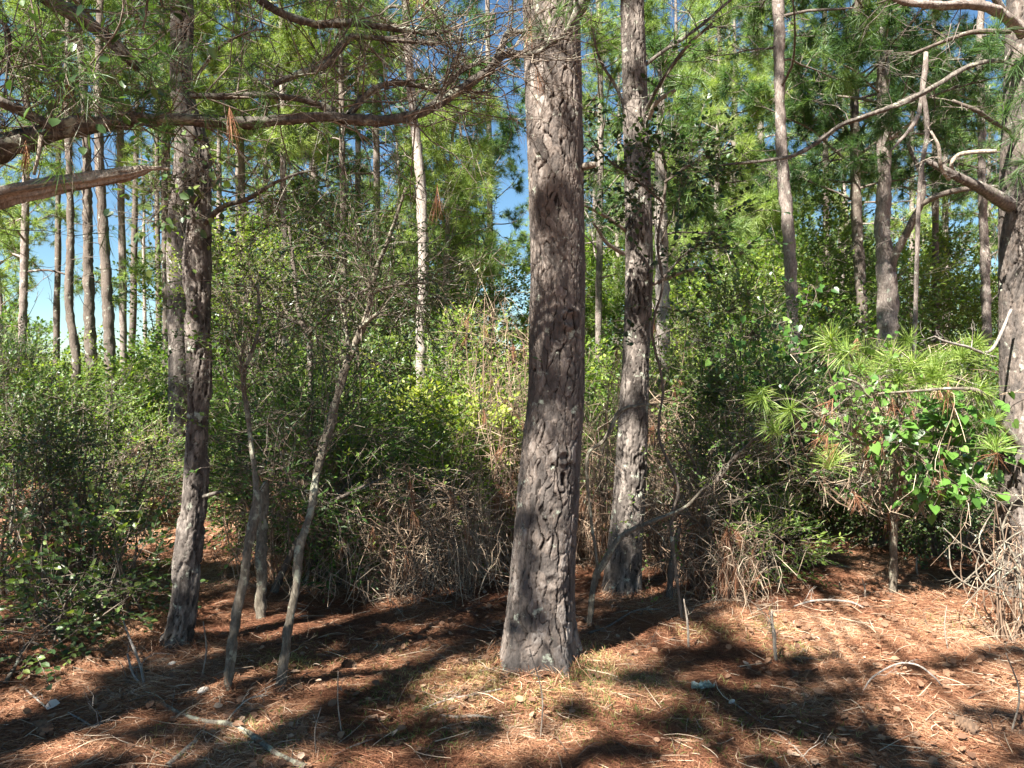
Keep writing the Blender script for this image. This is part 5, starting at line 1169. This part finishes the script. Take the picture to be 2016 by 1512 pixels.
# pale curled leaf
b = on_ground(92, 1398); m = MB(); leaves(m, np.array([b + [-.02, 0, .012]]), np.array([[.9, 0, .25]]), np.array([[0, -.6, .8]]), .075, 'oval', np.array([.95]))
tag(obj("curled_leaf", m, M_DRYLEAF, origin=b), "single pale curled leaf standing up at the lower left", "dry leaf")

def scatter_leaves(n, seed):
    rng = np.random.default_rng(seed); y = rng.uniform(2.7, 9, n) ; x = rng.uniform(-1, 1, n) * (y * .7 + .4)
    k = fbm(x * 1.3, y * 1.3, x * 0, 400, 2) + .25 * ((x > 1.2) & (y < 5)) ; s = rng.uniform(size=n) < sss(.4, .75, k) + .1
    x, y = x[s], y[s]; n = len(x); C = np.stack([x, y, gh(x, y) + rng.uniform(.012, .035, n)], -1)
    a = rng.uniform(0, 6.28, n); m = MB()
    leaves(m, C, np.stack([np.cos(a), np.sin(a), rng.normal(0, .25, n)], -1), np.array([0, 0, 1.]) + rng.normal(0, .4, (n, 3)), rng.uniform(.02, .055, n), 'oval', np.clip(rng.beta(1.6, 3.6, n), 0, 1))
    tag(obj("fallen_leaves", m, M_DRYLEAF), "scattered curled dry broad leaves on the needle litter", "dry leaves", kind="stuff")
scatter_leaves(6500, 31)
def scatter_twigs(n, seed):
    rng = np.random.default_rng(seed); y = rng.uniform(2.7, 9, n); x = rng.uniform(-1, 1, n) * (y * .7 + .4)
    C = np.stack([x, y, gh(x, y) + .014], -1); a = rng.uniform(0, 6.28, n); L = rng.uniform(.04, .22, n)
    D = np.stack([np.cos(a), np.sin(a), rng.uniform(-.02, .25, n)], -1); m = MB()
    sticks(m, C, C + D * L[:, None], rng.uniform(.0015, .004, n), .0012, rng.uniform(0, 1, n), bend=rng.normal(0, .012, (n, 3)), k=4, seg=3)
    tag(obj("fallen_twigs", m, M_STRAW), "countless broken small twigs strewn on the needle litter", "twigs", kind="stuff")
scatter_twigs(2600, 32)
def grass(n, seed):
    rng = np.random.default_rng(seed)
    cs = [(1105, 1330, .10, 160, .15), (1120, 1345, .15, 200, .3), (950, 1335, .12, 160, .8), (820, 1400, .22, 200, .25), (1080, 1390, .25, 220, .3), (1200, 1370, .3, 200, .5), (660, 1480, .3, 120, .3), (1300, 1400, .3, 160, .45), (1250, 1350, .25, 160, .7),
          (1480, 1240, .15, 160, .5), (1400, 1250, .15, 140, .7), (1000, 1350, .18, 260, .75), (860, 1340, .18, 220, .8), (1150, 1310, .12, 260, .8), (1330, 1470, .3, 120, .35), (1550, 1440, .3, 120, .4), (700, 1300, .3, 200, .8), (1570, 1290, .12, 100, .8), (560, 1310, .1, 120, .6), (420, 1450, .15, 80, .5), (1900, 1230, .2, 60, .5), (740, 1420, .25, 160, .5)]
    X, T = [], []
    for (px, py, s, k, t) in cs:
        b = on_ground(px, py); q = b + rng.normal(0, s, (k, 3)) * [1, .8, 0]; X.append(q); T.append(np.clip(t + .18 + rng.normal(0, .2, k), 0, 1))
    X, T = np.concatenate(X), np.concatenate(T); X[:, 2] = gh(X[:, 0], X[:, 1]); m = MB()
    needles(m, X, np.array([0, 0, 1.]) + rng.normal(0, .25, X.shape), 3, .07, .0028, 5, 70, T, rng, seg=2, droop=.35, back=0)
    tag(obj("grass", m, M_GRASS, smooth=False), "sparse wispy green and straw grass blades around the central pine foot", "grass", kind="stuff")
grass(0, 33)

def drift(seed):
    rng = np.random.default_rng(seed); m = MB()
    for (x, y, r, n) in ((.145, 4.2, .215, 800), (.79, 5.5, .14, 450), (-1.93, 4.4, .10, 380), (3.6, 5.3, .22, 400), (-1.44, 3.85, .03, 120), (-1.17, 3.85, .03, 120)):
        a = rng.uniform(0, 2 * PI, n); q = r + np.abs(rng.normal(0, .07, n)) + .01
        X = np.stack([x + np.cos(a) * q, y + np.sin(a) * q, np.zeros(n)], -1); X[:, 2] = gh(X[:, 0], X[:, 1]) + rng.uniform(0, .015, n)
        t = rng.normal(0, 1, n); D = np.stack([-np.sin(a) * t - np.cos(a) * .5, np.cos(a) * t - np.sin(a) * .5, rng.uniform(.0, .7, n)], -1)
        needles(m, X, D, 2, .14, .003, 0, 25, np.clip(rng.normal(.5, .25, n), 0, 1), rng, seg=2, droop=.25, back=0)
    tag(obj("needle_drift", m, M_DEADN, smooth=False), "loose fallen needles drifted up against the trunk bases", "needle litter", kind="stuff")
drift(35)

# ------------------------------------------------------------------ deeper wood: bushes and young broadleaved trees, one by one
LM = [(-200, "left of the photo's edge"), (30, "at the left edge"), (140, "behind the crooked bare stem"), (212, "behind the bowed third trunk"), (262, "behind the leaning distant pine of the blue gap"), (318, "beside the thick pale trunk"), (391, "behind the leaning pine"), (480, "behind the left sapling"), (570, "behind the forked small tree"),
      (660, "behind the right sapling"), (741, "behind the pine with dead side twigs"), (829, "behind the pale flaking pine"), (890, "behind the young bushy pine"), (985, "left of the central pine"), (1095, "behind the central pine"), (1175, "between the two central pines"), (1252, "behind the dappled pine"),
      (1320, "behind the vine draped pale pine"), (1410, "below the yellowish full crown"), (1480, "left of the slender grey stem"), (1560, "behind the slender grey stem"), (1640, "right of the slender grey stem"), (1700, "behind the dark forking pine"), (1760, "behind the forked grey pine"), (1850, "right of the forked grey pine"), (1940, "behind the slim straight pine"), (2040, "behind the right edge pine")]
used = {}
def lab_for(px, what):
    l = min(LM, key=lambda q: abs(q[0] - px))[1]
    s = what + " " + l; k = used.get(s, 0); used[s] = k + 1
    return s if k == 0 else what + (", smaller one" if k == 1 else ", thinner one") + " " + l
rng = np.random.default_rng(55)
def proto_bush(seed, mat, kind, size, h, rx, n, z0, tint, L=.3): 
    return shrub("bush", None, None, 0, 60, h, rx, mat, kind, size, tint, n, seed, nl=8, L=L, z0=z0, cl=.3, anchors=40, at=(0, 60))
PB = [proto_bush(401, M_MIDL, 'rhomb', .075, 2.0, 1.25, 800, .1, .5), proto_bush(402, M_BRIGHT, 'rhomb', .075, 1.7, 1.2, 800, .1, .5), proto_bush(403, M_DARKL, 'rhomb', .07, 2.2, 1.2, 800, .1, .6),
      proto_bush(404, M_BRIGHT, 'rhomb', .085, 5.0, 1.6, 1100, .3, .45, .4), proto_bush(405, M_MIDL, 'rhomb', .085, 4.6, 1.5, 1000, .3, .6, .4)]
def place(k, px, d, what, group, cat, name, sc=1.0):
    x = P(px, 740, d)[0]; c = copy_thing(PB[k], base_of(x, d), rng.uniform(0, 6.28), sc)
    c.name = name; tag(c, lab_for(px, what), cat, group); return c
for px in range(-60, 2110, 95):
    if True:
        k = int(rng.choice([0, 1, 2], p=[.4, .35, .25])); lo = 60 < px < 330
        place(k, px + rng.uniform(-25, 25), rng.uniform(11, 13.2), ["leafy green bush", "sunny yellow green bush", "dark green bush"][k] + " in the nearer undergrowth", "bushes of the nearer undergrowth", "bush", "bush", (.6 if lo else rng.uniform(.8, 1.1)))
for px in range(-30, 2130, 105):
    k = int(rng.choice([0, 1, 2], p=[.35, .5, .15])); lo = 60 < px < 340
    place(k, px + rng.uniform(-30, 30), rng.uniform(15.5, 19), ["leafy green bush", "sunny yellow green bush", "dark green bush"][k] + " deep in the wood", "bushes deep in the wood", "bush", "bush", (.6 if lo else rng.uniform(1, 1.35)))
for px in list(range(400, 1000, 120)) + list(range(1150, 2060, 130)):
    k = int(rng.choice([3, 4]))
    place(k, px + rng.uniform(-25, 25), rng.uniform(13.5, 19), ["young light green broadleaved tree", "young green broadleaved tree"][k - 3], "young broadleaved trees in the wood", "young tree", "young_broadleaf_tree", rng.uniform(.75, 1.05))
for r_ in PB:
    for c in list(r_.children): bpy.data.objects.remove(c, do_unlink=True)
    bpy.data.objects.remove(r_, do_unlink=True)

# far pines, told apart one by one, sharing four shapes
def far_pine(seed, h, z0, tint):
    rng = np.random.default_rng(seed)
    root = empty("far_pine", (0, 60, 0)); m = MB()
    pts = np.array([[0, 60, -.1], [rng.normal(0, .15), 60, h * .35], [rng.normal(0, .2), 60, h * .7], [0, 60, h]])
    tube(m, pts, [.13, .11, .08, .02], k=7, step=.3, rough=.1, seed=seed)
    o = np.argsort(pts[:, 2])
    mbr, mn = limbs_and_needles(lambda z: (np.interp(z, pts[:, 2], pts[:, 0]), 60), z0, h - .3, 34, 2.5, rng, ntw=4.5, nn=20, NL=.22, nw=.013, tint=tint, dead=.1, elev=(0, 40), top=(0, 60, h), rl=.016)
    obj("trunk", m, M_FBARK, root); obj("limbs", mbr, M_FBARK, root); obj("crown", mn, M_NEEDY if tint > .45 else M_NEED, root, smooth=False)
    return root
FP = [far_pine(501, 12, 3.4, .5), far_pine(502, 13, 5.0, .55), far_pine(503, 11, 2.6, .45), far_pine(504, 14, 5.5, .6)]
for d0, d1, step in ((21, 25, 110), (28, 34, 120)):
    for px in range(-120, 2180, step):
        if 40 < px < 350: continue
        if 940 < px < 1045: continue
        k = int(rng.integers(0, 4)); d = rng.uniform(d0, d1); q = px + rng.uniform(-30, 30); x = P(q, 740, d)[0]
        c = copy_thing(FP[k], base_of(x, d), rng.uniform(0, 6.28), rng.uniform(.8, 1.15))
        tag(c, lab_for(q, "far pine midway into the wood" if d0 < 25 else "farthest single pine"), "pine tree", "far pines")
for r_ in FP:
    for c in list(r_.children): bpy.data.objects.remove(c, do_unlink=True)
    bpy.data.objects.remove(r_, do_unlink=True)

# the far off wood that reads as one mass
rng = np.random.default_rng(60)
m = MB(); C, D, T = [], [], []
for k in range(230):
    d = rng.uniform(38, 95); px = rng.uniform(-350, 2400); x = P(px, 740, d)[0]; h = rng.uniform(7, 12); z0 = rng.uniform(2, 5)
    if 40 < px < 345: h = rng.uniform(1.6, 2.4); z0 = .5
    if 985 < px < 1050 and h > 5: h *= .55
    g = float(gh(x, d))
    if h > 5: sticks(m, [[x, d, g]], [[x + rng.normal(0, .3), d, g + h]], .14, .04, .5, k=5, seg=2)
    n = 90; z = rng.uniform(0, 1, n) ** .8; R = 2.6 * (1 - z * .7) * rng.uniform(.2, 1, n); a = rng.uniform(0, 6.28, n)
    C.append(np.stack([x + np.cos(a) * R, d + np.sin(a) * R, g + z0 + (h - z0) * z + R * .2], -1)); T.append(np.full(n, rng.uniform(.3, .75)))
    D.append(np.stack([np.cos(a), np.sin(a), np.full(n, .4)], -1))
C, D, T = map(np.concatenate, (C, D, T))
m2 = MB(); needles(m2, C, D, 18, .55, .05, 5, 100, T, rng)
m3 = MB(); n = 26000; d = rng.uniform(24, 90, n) ; px = rng.uniform(-300, 2350, n); x = (px - CX) / F * d
z = gh(x, d) + rng.uniform(0, 1, n) * (1.2 + 2.2 * fbm(x * .2, d * .2, d * 0, 8, 2)) * np.where((px > 90) & (px < 345), .3, 1.15)
a = rng.uniform(0, 6.28, n)
for q in range(4):
    cc = np.stack([x, d, z], -1) + rng.normal(0, .3, (n, 3))
    leaves(m3, cc, np.stack([np.cos(a + q), np.sin(a + q), rng.normal(0, .4, n)], -1), np.array([0, -.3, .8]) + rng.normal(0, .5, (n, 3)), rng.uniform(.12, .24, n), 'rhomb', np.clip(.4 + rng.normal(0, .2, n), 0, 1))
fw = empty("far_wood", (0, 38, 0), "hazy green mass of distant pinewood closing the view behind all trees", "wood"); fw["kind"] = "stuff"
obj("far_trunks", m, M_FBARK, fw)["kind"] = "stuff"
obj("far_crowns", m2, M_NEEDY, fw, smooth=False)["kind"] = "stuff"
obj("far_undergrowth", m3, M_BRIGHT, fw, smooth=False)["kind"] = "stuff"

# ------------------------------------------------------------------ unseen pines added behind the camera, crowns shaped to dapple the light
BOUGHS = shade_boughs(np.random.default_rng(808))
for k, (x, y, h, z0, nl, L) in enumerate([(-5.2, -1.9, 11.5, 4.6, 46, 2.9), (-.6, -2.6, 11.5, 4.6, 46, 2.9), (3.0, -1.6, 11, 4.6, 40, 2.7), (-6.6, .6, 11.5, 4.6, 44, 2.9), (-8.5, 5.5, 12, 7, 14, 2.0), (7, 1.5, 12, 6, 14, 2.0)]):
    rng = np.random.default_rng(700 + k)
    b = base_of(x, y); root = empty("pine_tree", b, ["unseen pine added behind the viewer to the left for its shade", "unseen pine added straight behind the viewer for its shade", "unseen pine added behind the viewer to the right for its shade", "unseen pine added far outside the left edge for its shade", "pine outside the left edge beside the dark shrubs", "pine outside the right edge"][k], "pine tree")
    m = MB(); tube(m, [b - [0, 0, .05], b + [.1, 0, h * .4], b + [.05, .1, h * .75], b + [0, 0, h]], [.17, .14, .1, .02], k=12, step=.15, rough=.12)
    obj("trunk", m, M_FBARK, root)
    mbr, mn = limbs_and_needles(lambda z: (x + .05, y), z0, h - .2, nl, L, rng, ntw=5, nn=40, nw=.013, tint=.45, dead=.05, elev=(-5, 30), top=(x, y, h), gaps=True)
    if (x, y) in BOUGHS:  # extra boughs aimed along the sun's rays to cast chosen shade
        for cen, T in zip(*BOUGHS[(x, y)]):
            st = np.array([x + .05, y, max(2.2, cen[2] - .45 * math.hypot(cen[0] - x, cen[1] - y))])
            if not len(T): continue
            mid = st * .5 + cen * .5 + rng.normal(0, .1, 3)
            pp, _ = tube(mbr, [st, mid, cen], [.02, .013, .006], k=6, step=.15, rough=.1)
            j = rng.integers(len(pp) * 3 // 4, len(pp), len(T))
            sticks(mbr, pp[j], T, .005, .003, .5, bend=rng.normal(0, .03, T.shape), k=3, seg=2)
            needles(mn, T, T - pp[j] + rng.normal(0, .05, T.shape), 44, .15, .012, 10, 100, np.clip(.45 + rng.normal(0, .15, len(T)), 0, 1), rng)
    obj("limbs", mbr, M_DKBARK, root); obj("crown", mn, M_NEED, root, smooth=False)
